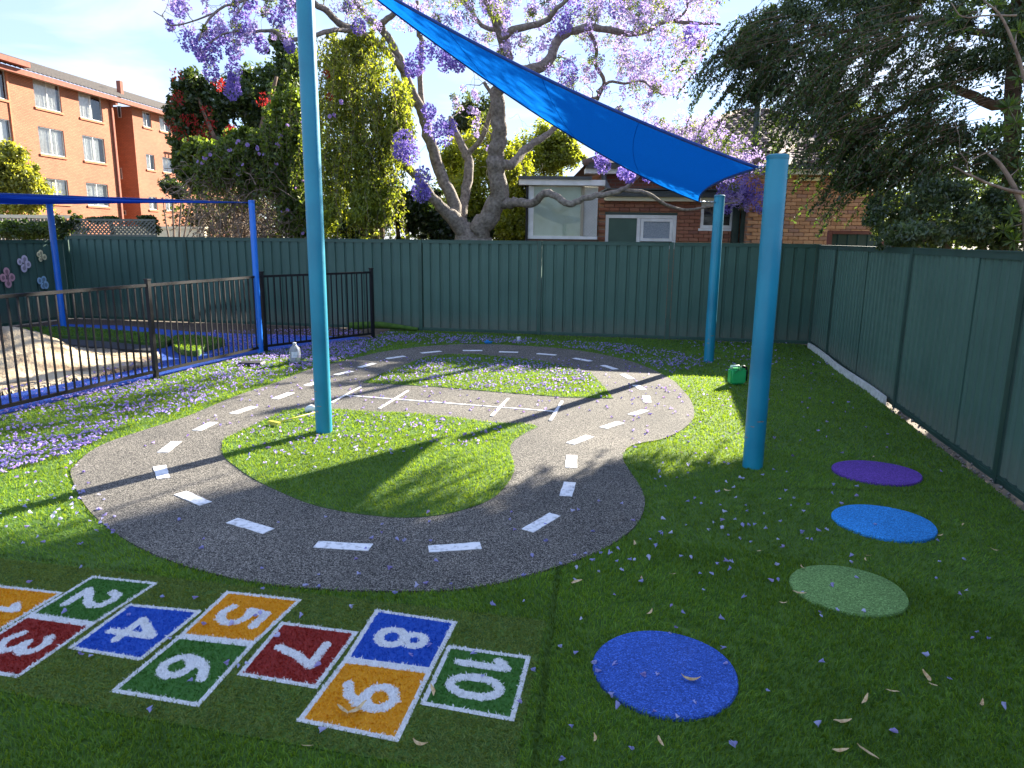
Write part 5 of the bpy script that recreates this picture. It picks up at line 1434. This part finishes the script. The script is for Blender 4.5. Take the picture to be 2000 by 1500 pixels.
def trumpet(c_, s, nrm):
    nrm = np.array(nrm) / np.linalg.norm(nrm); u = np.cross(nrm, (0, 0, 1)); u /= np.linalg.norm(u); w = np.cross(u, nrm); n = 8
    V = [c_ - nrm * s * .8] + [c_ + s * (cos(a) * u + sin(a) * w) for a in np.linspace(0, 2*pi, n, endpoint=False)]
    C_ = np.array([(.55, .22, .50)] + [(.36, .33, .68)] * n)
    return np.array(V), [np.array([(0, 1 + k, 1 + (k + 1) % n) for k in range(n)])], C_
parts = []
for px, py in ((465,275),(478,282),(485,283),(446,293),(449,296),(463,282),(505,290),(505,301),(517,300),(543,281),(545,285),(550,265),(546,262),(539,320),(473,322),(462,340),(564,410),(550,417),(591,455),(592,350),(577,370),(388,316),(396,308),(394,318),(400,310),(412,302),(592,240),(589,239),(545,270),(505,288),(563,245),(668,203),(650,225),(665,195),(642,228),(655,224)):
    y = 16.3 if px < 610 else 14.9
    v, f, cc = (trumpet(D(px + rng.normal(0, 1.5), py + rng.normal(0, 1.5), y - .1 * rng.random()), .036 + .016 * rng.random(), (rng.normal(0, .7), -1, .4 + .3 * rng.normal())))
    npobj('trumpet_flower', v, f, PETAL, vm, cc)
# weeping vine draped tree right of the tall pole
wb = pxballs([(690,140,50,16,55),(730,130,38,16,50),(690,220,55,15.8,55),(745,230,50,15.8,60),(780,200,26,15.8,40),(660,190,40,16.2,70),(680,310,60,15.6,50),(740,310,52,15.6,48),(770,270,35,15.6,45),(690,380,55,15.5,45),(745,380,45,15.5,45),(650,350,30,16,70),(720,420,40,15.4,24),(655,120,30,16.4,50),(645,420,20,15.6,40),(790,240,14,15.7,30),(700,80,26,16.2,26)])
wv = bush('weeping_vine_tree', 'tree smothered in weeping light green vine behind the tall pole', 'tree', wb, 1700, .09, .038, 1.3, (.10, .155, .02), (.36, .42, .055), 15, LEAF,
     [([(712,480,16,24),(715,455,16,22),(705,400,16,20),(700,320,16,16),(695,200,16,12),(690,100,16,8)],), ([(735,480,15.9,30),(742,445,15.9,26),(750,400,15.9,20),(745,300,15.9,14),(740,180,16,10)],)], M_BARK2, .38)
strands(wv, [(610,70),(690,60),(740,90),(775,150),(765,220),(800,250),(790,300),(760,360),(770,400),(720,430),(640,430),(612,250)], 230, 15.0, 16.2, 1.7, (.09, .145, .02), (.38, .44, .06), .085, .036)
strands(vm, [(380,280),(470,262),(600,200),(612,420),(560,440),(540,330),(390,330)], 240, 16.3, 17.0, 1.0, (.05, .10, .022), (.20, .28, .05), .10, .055)
# dark ivy, yellow green backlit shrubs, filler
bush('ivy_thicket', 'dark ivy thicket low behind the fence left of jacaranda trunk', 'ivy', pxballs([(790,425,45,17.6,42),(840,430,40,17.6,40),(770,400,30,17.8,30),(860,450,30,17.4,20),(815,395,30,18,28)]), 2400, .10, .08, .4, (.016, .036, .012), (.05, .085, .025), 12, GLOSSLEAF)
YG1, YG2 = (.17, .23, .02), (.40, .45, .05)
bush('lime_shrub', 'tall lime green shrub glowing between the jacaranda stems', 'shrub', pxballs([(900,400,50,20.5,60),(945,370,45,20.5,70),(930,300,50,21,50),(985,420,40,20,45),(890,330,35,21,50),(1010,330,30,21,40)]), 4200, .10, .055, .3, YG1, YG2, 16)
bush('lime_shrub', 'lime green shrub just left of the white sunroom', 'shrub', pxballs([(1000,430,30,18.6,36),(1015,390,32,18.8,36),(1000,355,28,19,34),(1012,448,22,18.4,22)]), 2600, .085, .05, .2, YG1, YG2, 12)
bush('lime_tree', 'round lime green tree crown above the sunroom roof', 'tree', pxballs([(1060,300,42,24,44),(1095,315,36,24,32),(1030,310,36,24,46),(1075,270,30,24,30),(1110,290,20,24,26)]), 3000, .11, .06, .2, (.17, .23, .03), (.36, .42, .06), 14)
bush('olive_tree', 'dark olive tree behind the jacaranda fork', 'tree', pxballs([(930,240,30,26,34),(955,215,26,26,28),(900,250,24,26,30),(910,215,20,26,26)]), 1300, .13, .06, .2, (.03, .055, .02), (.08, .11, .035), 12)
bush('round_tree', 'rounded yellow green tree in front of flats at far left', 'tree', pxballs([(20,370,52,30,55),(50,355,36,30,44),(-30,360,50,30,60),(70,385,24,30,34),(10,320,36,30,34)]), 4200, .16, .09, .2, (.16, .20, .03), (.36, .38, .07), 18)
bush('hedge', 'clipped vine hedge with lilac flowers above the left fence', 'hedge', [(D(x, 449, 17.6), (.55, .5, .22)) for x in (-30, 10, 45, 80, 110)], 1500, .075, .05, .3, (.03, .065, .015), (.09, .145, .03), 12)
bush('creeper', 'dark creeper clinging to the lattice at its left end', 'vine', [(D(x, y, 15.75), (r, .14, r2)) for x, y, r, r2 in ((128, 438, .26, .26), (150, 436, .2, .16), (215, 428, .22, .06), (285, 430, .2, .12), (300, 440, .15, .16), (128, 480, .1, .3), (190, 430, .2, .05))], 700, .07, .045, .6, (.025, .055, .014), (.085, .13, .03), 10)
bush('bare_shrub', 'small dark shrub with brown twigs in front of the flats', 'shrub', pxballs([(335,365,20,24,16),(350,372,16,24,16)]), 1500, .10, .05, .0, (.02, .04, .014), (.05, .08, .025), 10, GLOSSLEAF,
     [([(340,470,24,5),(338,420,24,4),(335,370,24,3)],), ([(350,470,24,5),(352,420,24,4),(356,375,24,3)],), ([(330,470,24,4),(322,420,24,3),(318,385,24,2)],), ([(358,470,24,4),(366,425,24,3),(372,395,24,2)],)], M_VINEWOOD)

# ------------------------------------------------------------------ big dark tree leaning over the right fence
rt = thing('elm_tree', (D(1965, 470, 10.6)[0], 10.6, 0), 'big dark small leafed tree drooping over the right fence', 'tree')
T = Tree()
T.pxlimb([(1960,760,10.6,40),(1962,470,10.6,34),(1972,300,10.6,31),(1978,180,10.6,29),(1985,60,10.6,27),(1995,-60,10.5,24),(2010,-220,10.4,18),(2030,-380,10.4,12)], 12)
T.pxlimb([(1975,210,10.6,24),(1930,200,10.7,20),(1880,180,10.8,17),(1830,165,11,15),(1780,200,11.2,11),(1700,240,11.4,8),(1620,280,11.6,5)])
T.pxlimb([(1985,70,10.6,18),(1900,60,10.8,14),(1800,35,11,11),(1700,55,11.3,9),(1600,70,11.6,6),(1500,110,11.8,4)])
T.pxlimb([(1995,-40,10.5,18),(1900,-90,11,14),(1780,-110,11.5,11),(1650,-80,12,8),(1540,-40,12.4,5)])
T.pxlimb([(1968,330,10.6,16),(1900,340,10.8,12),(1830,350,11,9),(1770,390,11.2,5)])
T.limb([D(1985,60,10.6), D(2150,0,10), D(2350,-60,9.4), D(2500,-60,8.8)], [.12,.09,.06,.03])
T.limb([D(1995,-60,10.5), D(2050,-260,11.5), D(2100,-420,13), D(2100,-520,14.5)], [.1,.08,.06,.03])
T.limb([D(1990,0,10.5), D(2080,-200,9.6), D(2250,-330,8.6)], [.1,.08,.03])
balls = []
def bl(px, py, r, y, ry=None): balls.extend(pxballs([(px, py, r, y, ry or r)]))
vis = [(1500,95,55,11.6,40),(1560,60,60,11.8,50),(1460,150,40,11.3,55),(1540,160,60,11.3,50),(1620,120,60,11.2,60),(1700,90,60,11,60),(1600,210,55,11,55),(1680,200,60,10.8,60),(1650,280,55,10.8,50),
 (1720,290,60,10.5,60),(1780,220,50,10.4,60),(1780,360,60,9.6,60),(1740,420,40,9.0,55),(1830,400,55,8.8,60),(1850,300,50,10,60),(1880,440,50,8.6,40),(1780,460,40,8.7,30),
 (1640,40,60,11.6,50),(1740,10,70,11.5,50),(1840,60,50,10.6,50),(1880,130,45,10.3,50),(1920,300,40,9.8,60),(1940,420,40,9.6,55),(1480,50,36,12,36),(1580,0,60,12,40),(1450,100,30,11.8,30),(1700,340,36,10.4,40),(1960,90,40,9.8,60),(1660,350,24,10.5,26)]
lit = np.array([G2(*p) for p in [(0,860),(200,840),(700,700),(1300,740),(1430,750),(1475,840),(1500,935),(1330,905),(1210,905),(1100,930),(900,960),(440,970),(200,990),(0,1090)]])
lit = np.vstack([lit, [(-9, 4.5), (-9, 7.5)]])
def shades(c_, r):
    k = c_[2] / tan(SUN_EL); p = np.array([[c_[0] - k * sin(SUN_AZ), c_[1] - k * cos(SUN_AZ)]])
    q = np.array([p[0] + r * .8 * np.array([cos(a_), 1.6 * sin(a_)]) for a_ in np.linspace(0, 6.28, 9)])
    return inside(np.vstack([p, q]), lit).mean()
for px, py, r, y, ry in vis:                     # the yard's sunlit middle says how far away each bough hangs
    best = min((2.5 * shades(D(px, py, y * k), r * y * k / F) + .25 * abs(k - 1), k) for k in (1, .95, .9, .85, .8, .75, 1.05, 1.1, 1.15))
    bl(px, py, r, y * best[1], ry)
v1 = clumps(balls, 2300, .060, .026, .9, (.030, .060, .028), (.115, .165, .062), .15, 22, (-.35, 0, 0), .30)
# limbs of the same crown beyond the right edge and above the picture
b2 = [(D(px, py, y), r) for px, py, y, r in ((2080,100,10,1.2),(2200,250,9.5,1.2),(2100,350,10,1.1),(2280,80,9,1.3),(2400,300,9,1.3),(2080,-150,10.5,1.4),(2250,-220,10,1.5),(1900,-200,11,1.5),(1720,-190,12,1.4),(1600,-150,12.6,1.2),(1960,-360,12,1.5),(2160,-420,12,1.6),(2350,-100,8.6,1.2),(2500,100,8.4,1.3))]
b2 = [(c_, r) for c_, r in b2 if shades(np.array(c_), r) < .3]
v2 = clumps(b2, 2600, .085, .040, .8, (.016, .042, .016), (.065, .115, .032), .2, 18, None, .36)
for c_, r in balls:
    for q in ball(c_, np.array(r) * .8, 6, .4): T.twig_to(q, .014, -.05, 5, .08)
for c_, r in b2: T.twig_to(c_, .02)
T.build(rt, M_BARK2)
# hanging sprays at the left edge
P_ = []; spr = MB()
for px, py in [(1420,150),(1440,120),(1470,110),(1430,100),(1450,80),(1500,150),(1520,180),(1490,60),(1465,180),(1540,220),(1560,260),(1410,120),(1480,200),(1530,120),(1475,40)] + [tuple(q) for q in scatter([(1400,60),(1560,20),(1760,40),(1900,60),(1900,420),(1720,430),(1640,300),(1520,180)], 130)]:
    c_ = D(px, py, 10.6 + .9 * rng.random() if px < 1600 else 9.3 + .8 * rng.random())
    if shades(c_, .35) > .05 or (px > 1600 and py > 380): continue
    for k in range(3):
        a = c_ + rng.normal(0, .12, 3); d0 = np.array([-.75 + .3 * rng.normal(), .2 * rng.normal(), -.25]); Q_ = [a - d0 * .25, a]
        for j in range(13):
            d0 = d0 + [0, 0, -.085]; d0 /= np.linalg.norm(d0); a = a + d0 * .062
            P_.append(a + rng.normal(0, .018, (4, 3))); Q_.append(a)
        spr.tube(np.array(Q_), .0045, 3, False)
spr.build('hanging_twigs', M_BARK2, rt, True)['kind'] = 'stuff'
P_ = np.concatenate(P_)
v3 = leafquads(P_, .062, .024, .8, (.022, .05, .012), (.085, .14, .03), (-.3, 0, 0))
v, f, cc = join([v1, v2, v3]); npobj('crown', v, f, GLOSSLEAF, rt, cc)

# oleander with long leaves at the right edge, in front of the tree
ol = thing('oleander_shrub', (D(1985, 480, 8.2)[0], 8.2, 0), 'long leafed oleander with pale bare twigs at the right edge', 'shrub')
T = Tree()
T.pxlimb([(2010,800,8.2,16),(2005,470,8.2,14),(1995,400,8.2,12),(1960,330,8.2,9),(1930,300,8.2,5)])
T.pxlimb([(2005,470,8.2,10),(2020,300,8.2,9),(2000,150,8.1,7),(1960,40,8,5),(1920,0,8,3)])
T.pxlimb([(2010,380,8.2,9),(1950,365,8.1,6),(1900,345,8,5),(1862,325,8,3)])
T.pxlimb([(1900,345,8,3),(1890,318,8,2.5),(1945,290,8,2)]); T.pxlimb([(1890,318,8,2),(1875,298,8,1.6)])
T.pxlimb([(1985,30,8,4),(1930,30,8,3),(1880,33,8,2.5),(1858,5,8,2)])
parts = []
for px, py, n, s in ((1865,35,26,.9),(1860,190,18,.8),(1970,210,40,1.1),(1985,240,40,1.1),(1955,260,40,1),(1990,330,30,1),(1975,420,26,1),(1960,450,30,1),(1945,10,30,1),(1990,60,30,1),(1990,150,24,1),(1980,470,30,1),(1925,260,24,.9),(1890,20,20,.8),(2060,200,60,1.2),(2060,350,60,1.2),(2070,60,60,1.2),(1990,285,30,1),(1880,60,14,.8)):
    c_ = D(px, py, 8.0 + .3 * rng.random()); T.twig_to(c_, .008)
    dd = rng.normal(size=(n, 3)); dd[:, 2] += .5; dd /= np.linalg.norm(dd, axis=1, keepdims=True)
    L_ = .13 * s; q = c_ + dd * L_ * .55; nm = np.cross(dd, rng.normal(size=(n, 3))); nm /= np.linalg.norm(nm, axis=1, keepdims=True)
    w_ = .013 * s
    V = np.stack([q - dd * L_ * .5, q + nm * w_, q + dd * L_ * .5, q - nm * w_], 1).reshape(-1, 3); k = rng.random((n, 1)); C_ = np.array((.05, .11, .02)) * (1 - k) + np.array((.14, .22, .045)) * k
    parts.append((V, [np.arange(4 * n).reshape(-1, 4)], np.repeat(C_, 4, 0)))
T.build(ol, M_VINEWOOD, 'stem', 'twigs')
v, f, cc = join(parts); npobj('leaves', v, f, LEAF, ol, cc)
# unseen tree added to shade the yard front, crown set along sun rays
tt_ = thing('added_shade_tree', (12.6, 17.2, 0), 'unseen tall tree added at right to shade the front of the yard', 'tree')
T = Tree(); b3 = []
T.limb([(12.6, 17.2, -.2), (12.5, 17.1, 2.5), (12.2, 16.8, 4.8), (11.6, 16.6, 6.8)], [.28, .24, .2, .12], 10, .04)
for gx_ in np.arange(-4.5, 4.6, .8):
    for gy_ in np.arange(.4, 4.9, .75):
        t_ = 16.5 + 2.2 * rng.random(); c_ = np.array([gx_ + .61 * t_, gy_ + .79 * t_, .433 * t_]) + rng.normal(0, .15, 3)
        sd_ = np.array(SUN_DIR); clear = True
        for a_ in np.linspace(0, 1, 9):
            for b_ in np.linspace(0, 1 - a_, 5):
                if a_ + b_ > .5: continue                    # the low corner stays dappled
                w_ = c_ - S(a_, b_, 1 - a_ - b_); clear &= bool(np.linalg.norm(w_ - sd_ * (w_ @ sd_)) > .62)
        if clear and shades(c_, .75) < .12: b3.append((c_, (.72, .72, .5)))
for a_, b_ in ((.85, .1), (.6, .35), (.35, .6), (.1, .85), (.55, .15), (.3, .35), (.12, .55), (.7, .2), (.45, .45), (.25, .7), (.42, .2)):
    c_ = S(a_, b_, 1 - a_ - b_) + np.array(SUN_DIR) * (9.5 + 2 * rng.random())
    if shades(c_, .5) < .15: b3.append((c_, (.34, .34, .28)))     # boughs added on the sun rays to dapple the sail's low half
for c_, r in sorted(b3, key=lambda q: np.linalg.norm(q[0] - np.array([11.6, 16.6, 6.8]))): T.twig_to(c_, .03, -.03, 6, .06)
T.build(tt_, M_BARK2)
v, f, cc = clumps(b3, 720, .12, .055, .5, (.025, .05, .018), (.08, .13, .035), .2, 7, None, .45)
npobj('crown', v, f, GLOSSLEAF, tt_, cc)
# shrubs behind the right fence
bush('garden_shrub', 'sunlit light green shrub beside the brown wall corner', 'shrub', pxballs([(1755,420,28,13.4,40),(1790,440,34,13.2,30),(1745,450,24,13.2,22)]), 1800, .07, .04, .3, (.08, .13, .02), (.20, .26, .04), 12)
bush('garden_shrub', 'dense dark shrub filling the gap above the right fence', 'shrub', pxballs([(1850,455,46,9.4,32),(1920,450,40,9.2,40),(1980,440,36,9,50),(2060,430,50,9,60)]), 1900, .06, .028, .3, (.02, .045, .014), (.07, .115, .03), 13)
bush('ivy_thicket', 'dark leafy undergrowth low behind the fence under the lime shrub', 'ivy', pxballs([(930,450,40,19.6,22),(1000,455,34,19.4,18),(870,452,34,19.6,22),(660,440,40,17.6,30),(620,440,30,17.6,30),(700,452,40,17.4,18)]), 1500, .10, .07, .4, (.016, .036, .012), (.05, .085, .025), 12, GLOSSLEAF)
# distant trees closing the view
for i, (px, y, hgt, r, lab) in enumerate(((560, 46, 5.5, 4, 'distant grey green tree behind the coral tree'), (880, 52, 6, 4.5, 'distant tree far behind the jacaranda'), (1180, 55, 5.5, 4.5, 'distant tree low beyond the sunroom'),
                                     (1850, 34, 6, 4.5, 'distant dark tree beyond the right fence'), (430, 50, 5, 4, 'distant tree beside the far end of flats'))):
    c_ = D(px, 430, y); bush('distant_tree', lab, 'tree', [((c_[0] + dx_, y + dy_, hgt * .55 + dz_), (r * .6, r * .6, hgt * .42)) for dx_, dy_, dz_ in ((0, 0, .4), (r * .55, .5, 0), (-r * .55, .3, -.2))], 1500, .26, .16, .2, (.03, .055, .02), (.085, .12, .04), 12, LEAF)

# ------------------------------------------------------------------ fallen flowers and leaves
def flower_mesh(i):
    """wilted trumpet flower: a short tube opening into five lobes"""
    r = np.random.default_rng(50 + i); n = 6; V = [(0, -.020, .004)]
    for y, rad in ((-.010, .0055), (.004, .0095)):
        for k in range(n):
            a = 2*pi*k/n; V.append((rad*cos(a)*1.1, y, .008 + rad*.8*sin(a)))
    for k in range(n):
        a = 2*pi*k/n; rad = .0165*(.75+.45*r.random()); V.append((rad*cos(a)*1.1 + .003*r.normal(), .010+.010*r.random(), max(.001, .010+rad*.8*sin(a))))
    Fs = []
    for k in range(n): Fs.append((0, 1+k, 1+(k+1) % n))
    for k in range(n): Fs.append((1+k, 1+n+k, 1+n+(k+1) % n, 1+(k+1) % n))
    for k in range(n):
        if k != i % n: Fs.append((1+n+k, 1+2*n+k, 1+2*n+(k+1) % n, 1+n+(k+1) % n))
    V = np.array(V)
    c = np.tile(np.array([(.40, .40, .72), (.52, .53, .80), (.42, .36, .66), (.64, .65, .86)][i % 4]), (len(V), 1)); c[0] = (.6, .56, .75)
    tri = [f for f in Fs if len(f) == 3]; quad = [f for f in Fs if len(f) == 4]
    return npmesh('fallen_flower', V, [np.array(quad), np.array(tri)], PETAL, c), V, quad, tri, c
FM = [flower_mesh(i) for i in range(6)]
r8 = [(548,657),(597,685),(848,620),(1212,572),(1088,597),(315,610),(710,522),(775,470),(798,473),(985,485),(985,550),(955,550),(1165,700),(1232,675),(1155,680),(1167,888),(1585,857),(1735,607),(1635,543),(1855,792),(1150,1140),(948,1010),(565,745),(545,770),(765,832),(770,897),(490,940),(437,938),(315,898),(237,890),(250,928),(158,850),(95,823),(327,1073),(300,1022),(480,1092),(570,1110),(645,1057),(135,1155),(100,1290),(178,713),(150,547),(160,500),(222,467),(325,470),(348,510),(295,437),(330,420),(262,437),(195,432),(95,477),(36,378),(390,295),(225,340),(168,250),(253,215),(345,225),(485,408),(460,457),(395,467),(510,355),(545,355),(500,350),(590,450),(630,458),(735,483),(790,505),(1010,412),(990,380),(935,333),(895,317),(865,318),(760,300),(810,297),(720,308),(700,340),(785,363),(830,378),(840,325),(755,335),(770,265),(858,262),(855,237),(930,272),(995,305),(1085,347),(1155,345),(1190,342),(1125,378),(1105,377),(1090,262),(1107,235),(1040,240),(1050,207),(1020,175),(993,212),(970,90),(1022,98),(1210,188),(1305,200),(1310,160),(1250,232),(1215,150),(805,165),(812,207),(750,237),(675,232),(610,320),(518,295),(460,380),(1285,447),(1310,538),(1343,680)]
r7 = [(290,65),(110,118),(580,172),(697,175),(930,142),(928,232),(905,240),(720,268),(820,270),(283,375),(325,382),(535,580),(810,405),(880,410),(850,420),(980,310),(1125,420),(1455,378),(1530,343),(1680,375),(1712,455),(1895,430),(1840,545),(1145,645),(675,473),(600,320),(1265,28),(1385,60),(1270,80),(1130,85),(1550,35),(1890,20),(1515,115),(1480,125),(1600,118),(1400,157),(1860,187),(1750,200),(1072,238),(1247,205),(1088,130),(1130,130),(460,235),(230,228)]
FP = [G2(1050 + x / 2.105, 880 + y / 2.105) for x, y in r8] + [G2(x / 1.818, 1080 + y / 1.818) for x, y in r7]
# thick carpets: (pixel outline, number)
AR = [([(0,800),(120,770),(300,742),(420,712),(520,690),(600,672),(720,668),(690,700),(600,722),(540,745),(440,775),(330,815),(230,842),(0,868)], 2300),
      ([(0,868),(230,842),(170,880),(0,930)], 420), ([(600,672),(760,658),(830,655),(720,690),(640,712),(560,730)], 900),
      ([(730,650),(830,652),(1000,660),(1200,672),(1330,690),(1400,712),(1310,733),(1245,708),(1175,691),(1091,679),(1000,673),(860,673),(800,678)], 1200),
      ([(720,745),(800,715),(840,700),(1000,703),(1080,712),(1150,732),(1180,770),(1100,772),(950,763),(800,752)], 1100),
      ([(440,690),(520,672),(600,660),(720,655),(690,645),(520,645),(400,650),(330,655),(390,700)], 1000), ([(0,770),(200,728),(320,700),(320,735),(0,800)], 160),
      ([(450,860),(560,806),(800,812),(1000,832),(960,870),(700,900),(560,930),(470,900)], 260), ([(650,700),(1250,700),(1340,780),(1250,830),(700,800),(420,850),(250,880),(500,760)], 380),
      ([(1320,670),(1540,670),(1520,720),(1420,730)], 150), ([(1230,760),(1430,750),(1500,960),(1320,1000),(1230,890)], 75), ([(0,930),(160,900),(260,1060),(0,1090)], 60),
      ([(200,1000),(1200,1000),(1100,1150),(400,1120)], 22), ([(1080,1100),(1900,1000),(1990,1480),(1080,1490)], 20), ([(1500,680),(1600,700),(1900,960),(1700,900),(1500,900)], 45)]
for px_, n in AR:
    P_ = np.array([G2(*p) for p in px_]); q = scatter(P_, n)
    if n >= 600: k = int(n * .6); ctr = scatter(P_, 90); q[:k] = ctr[rng.integers(0, 90, k)] + rng.normal(0, .11, (k, 2)); q = q[inside(q, P_)]
    FP += [tuple(p) for p in q]
FP = np.array(FP)
zz = np.where(inside(FP, track_w) & ~inside(FP, isl1_w) & ~inside(FP, isl2_w), .011, .022)
zz = np.where(in_any(FP, discs), .020, zz); zz = np.where(inside(FP, sand_poly), .06, zz)
zz = np.where(inside(FP, blue_poly) & ~inside(FP, sand_poly), .004, zz)
dist = np.hypot(FP[:, 0], FP[:, 1]); ordr = np.argsort(dist)
spots = dict(zip(('royal blue', 'sky blue', 'sage green', 'purple'), discs))
def where(p, z):
    q = np.array([p])
    for k, d_ in spots.items():
        if inside(q, d_)[0]: return 'on the ' + k + ' rubber spot'
    for k, Q in SQW.items():
        if inside(q, Q)[0]: return 'on hopscotch square number ' + str(k)
    if inside(q, mat_poly)[0]: return 'on the hopscotch mat between the squares'
    if z < .015: return 'on the grey rubber track'
    if inside(q, isl1_w)[0]: return 'on the turf island round the tall pole'
    if p[0] > 2.0: return 'on turf near the right fence'
    if p[0] < -1.8: return 'on turf left of the track'
    return 'on turf between the track and the royal blue spot' if p[1] < 4 else 'on turf left of the front right pole'
for i in ordr[:300]:
    m = FM[rng.integers(0, 6)][0]; s = .46 + .45 * rng.random()
    o = link('fallen_flower', m, None, (*FP[i], zz[i]), (.35 * rng.normal(), .35 * rng.normal(), rng.random() * 6.28), (s, s, s))
    tag(o, 'small lilac fallen flower lying ' + where(FP[i], zz[i]), 'flower', 'fallen jacaranda flowers scattered over the yard')
parts = []
for i in ordr[300:]:
    _, V, quad, tri, c = FM[rng.integers(0, 6)]; s = (.55 + .40 * rng.random()); a = rng.random() * 6.28; b = .5 * rng.normal()
    R1 = np.array([[1, 0, 0], [0, cos(b), -sin(b)], [0, sin(b), cos(b)]]); R2 = np.array([[cos(a), -sin(a), 0], [sin(a), cos(a), 0], [0, 0, 1]])
    q = V @ R1.T @ R2.T * s + [FP[i][0], FP[i][1], zz[i] + .002]
    t_ = rng.random(); parts.append((q, [np.array(quad), np.array(tri)], c * np.array([.86, .78, .99]) * (.70 + .45 * t_) + np.array([.06, .0, .0]) * rng.random()))
v, f, cc = join(parts)
o = npobj('fallen_flowers', v, f, PETAL, None, cc); tag(o, 'carpet of fallen lilac jacaranda flowers along the fence and track', 'flowers', kind='stuff')

M_DRY = mat('dry_leaf', (.36, .22, .09), (.58, .44, .24), .8, 60)
def leaf_mesh(i):
    r = np.random.default_rng(90 + i); n = 7; V = []
    for k in range(n):
        t = k / (n - 1); y = (t - .5) * .085; w = .0115 * sin(pi * min(max(t * .92 + .04, 0), 1)) ** .8; z = .004 + .010 * (t - .5) ** 2 * 4 * (.4 + r.random()); x = .012 * sin(t * 3 + i)
        V += [(x - w, y, z + .004), (x, y, z), (x + w, y, z + .003)]
    Fs = []
    for k in range(n - 1):
        a = 3 * k; Fs += [(a, a+1, a+4, a+3), (a+1, a+2, a+5, a+4)]
    return MB().add(V, Fs).mesh('dry_leaf', M_DRY, True)
LM = [leaf_mesh(i) for i in range(4)]
for px, py, s, on in ((1126,1148,1.1,'turf in front of the track'),(1313,1131,.8,''),(1250,1138,.7,''),(1268,1205,.7,''),(1348,1337,1.3,''),(700,1396,1.3,''),(668,1401,1.1,''),(846,1361,1.0,''),(822,1464,1.0,''),(600,1472,.7,''),(1741,1364,.9,''),(1688,1378,.9,''),(1643,1422,1.2,''),(1690,1486,1.3,''),(1806,1335,1.1,''),(1912,1385,.8,''),(1560,1168,1.1,''),(1690,1102,.6,''),(1530,1187,.7,''),(1568,1118,.8,''),(1237,1070,.9,''),(1482,1086,.7,''),(1695,1094,.7,''),(1940,1082,.7,''),(1835,1053,.6,''),(1880,1033,.6,''),(1420,965,.9,''),(1330,890,.8,''),(722,853,1.0,''),(1705,899,.9,''),(1640,1478,.9,''),(1820,1350,.6,''),(1290,1462,.8,''),(1160,1456,.7,'')):
    p = G2(px, py); z = .027
    o = link('dry_leaf', LM[rng.integers(0, 4)], None, (*p, z), (.2 * rng.normal(), .2 * rng.normal(), rng.random() * 6.28), (s * .72, s * .72, s * .72))
    tag(o, 'curled dry brown leaf lying ' + where(p, z), 'leaf', 'fallen dry leaves scattered over the yard')
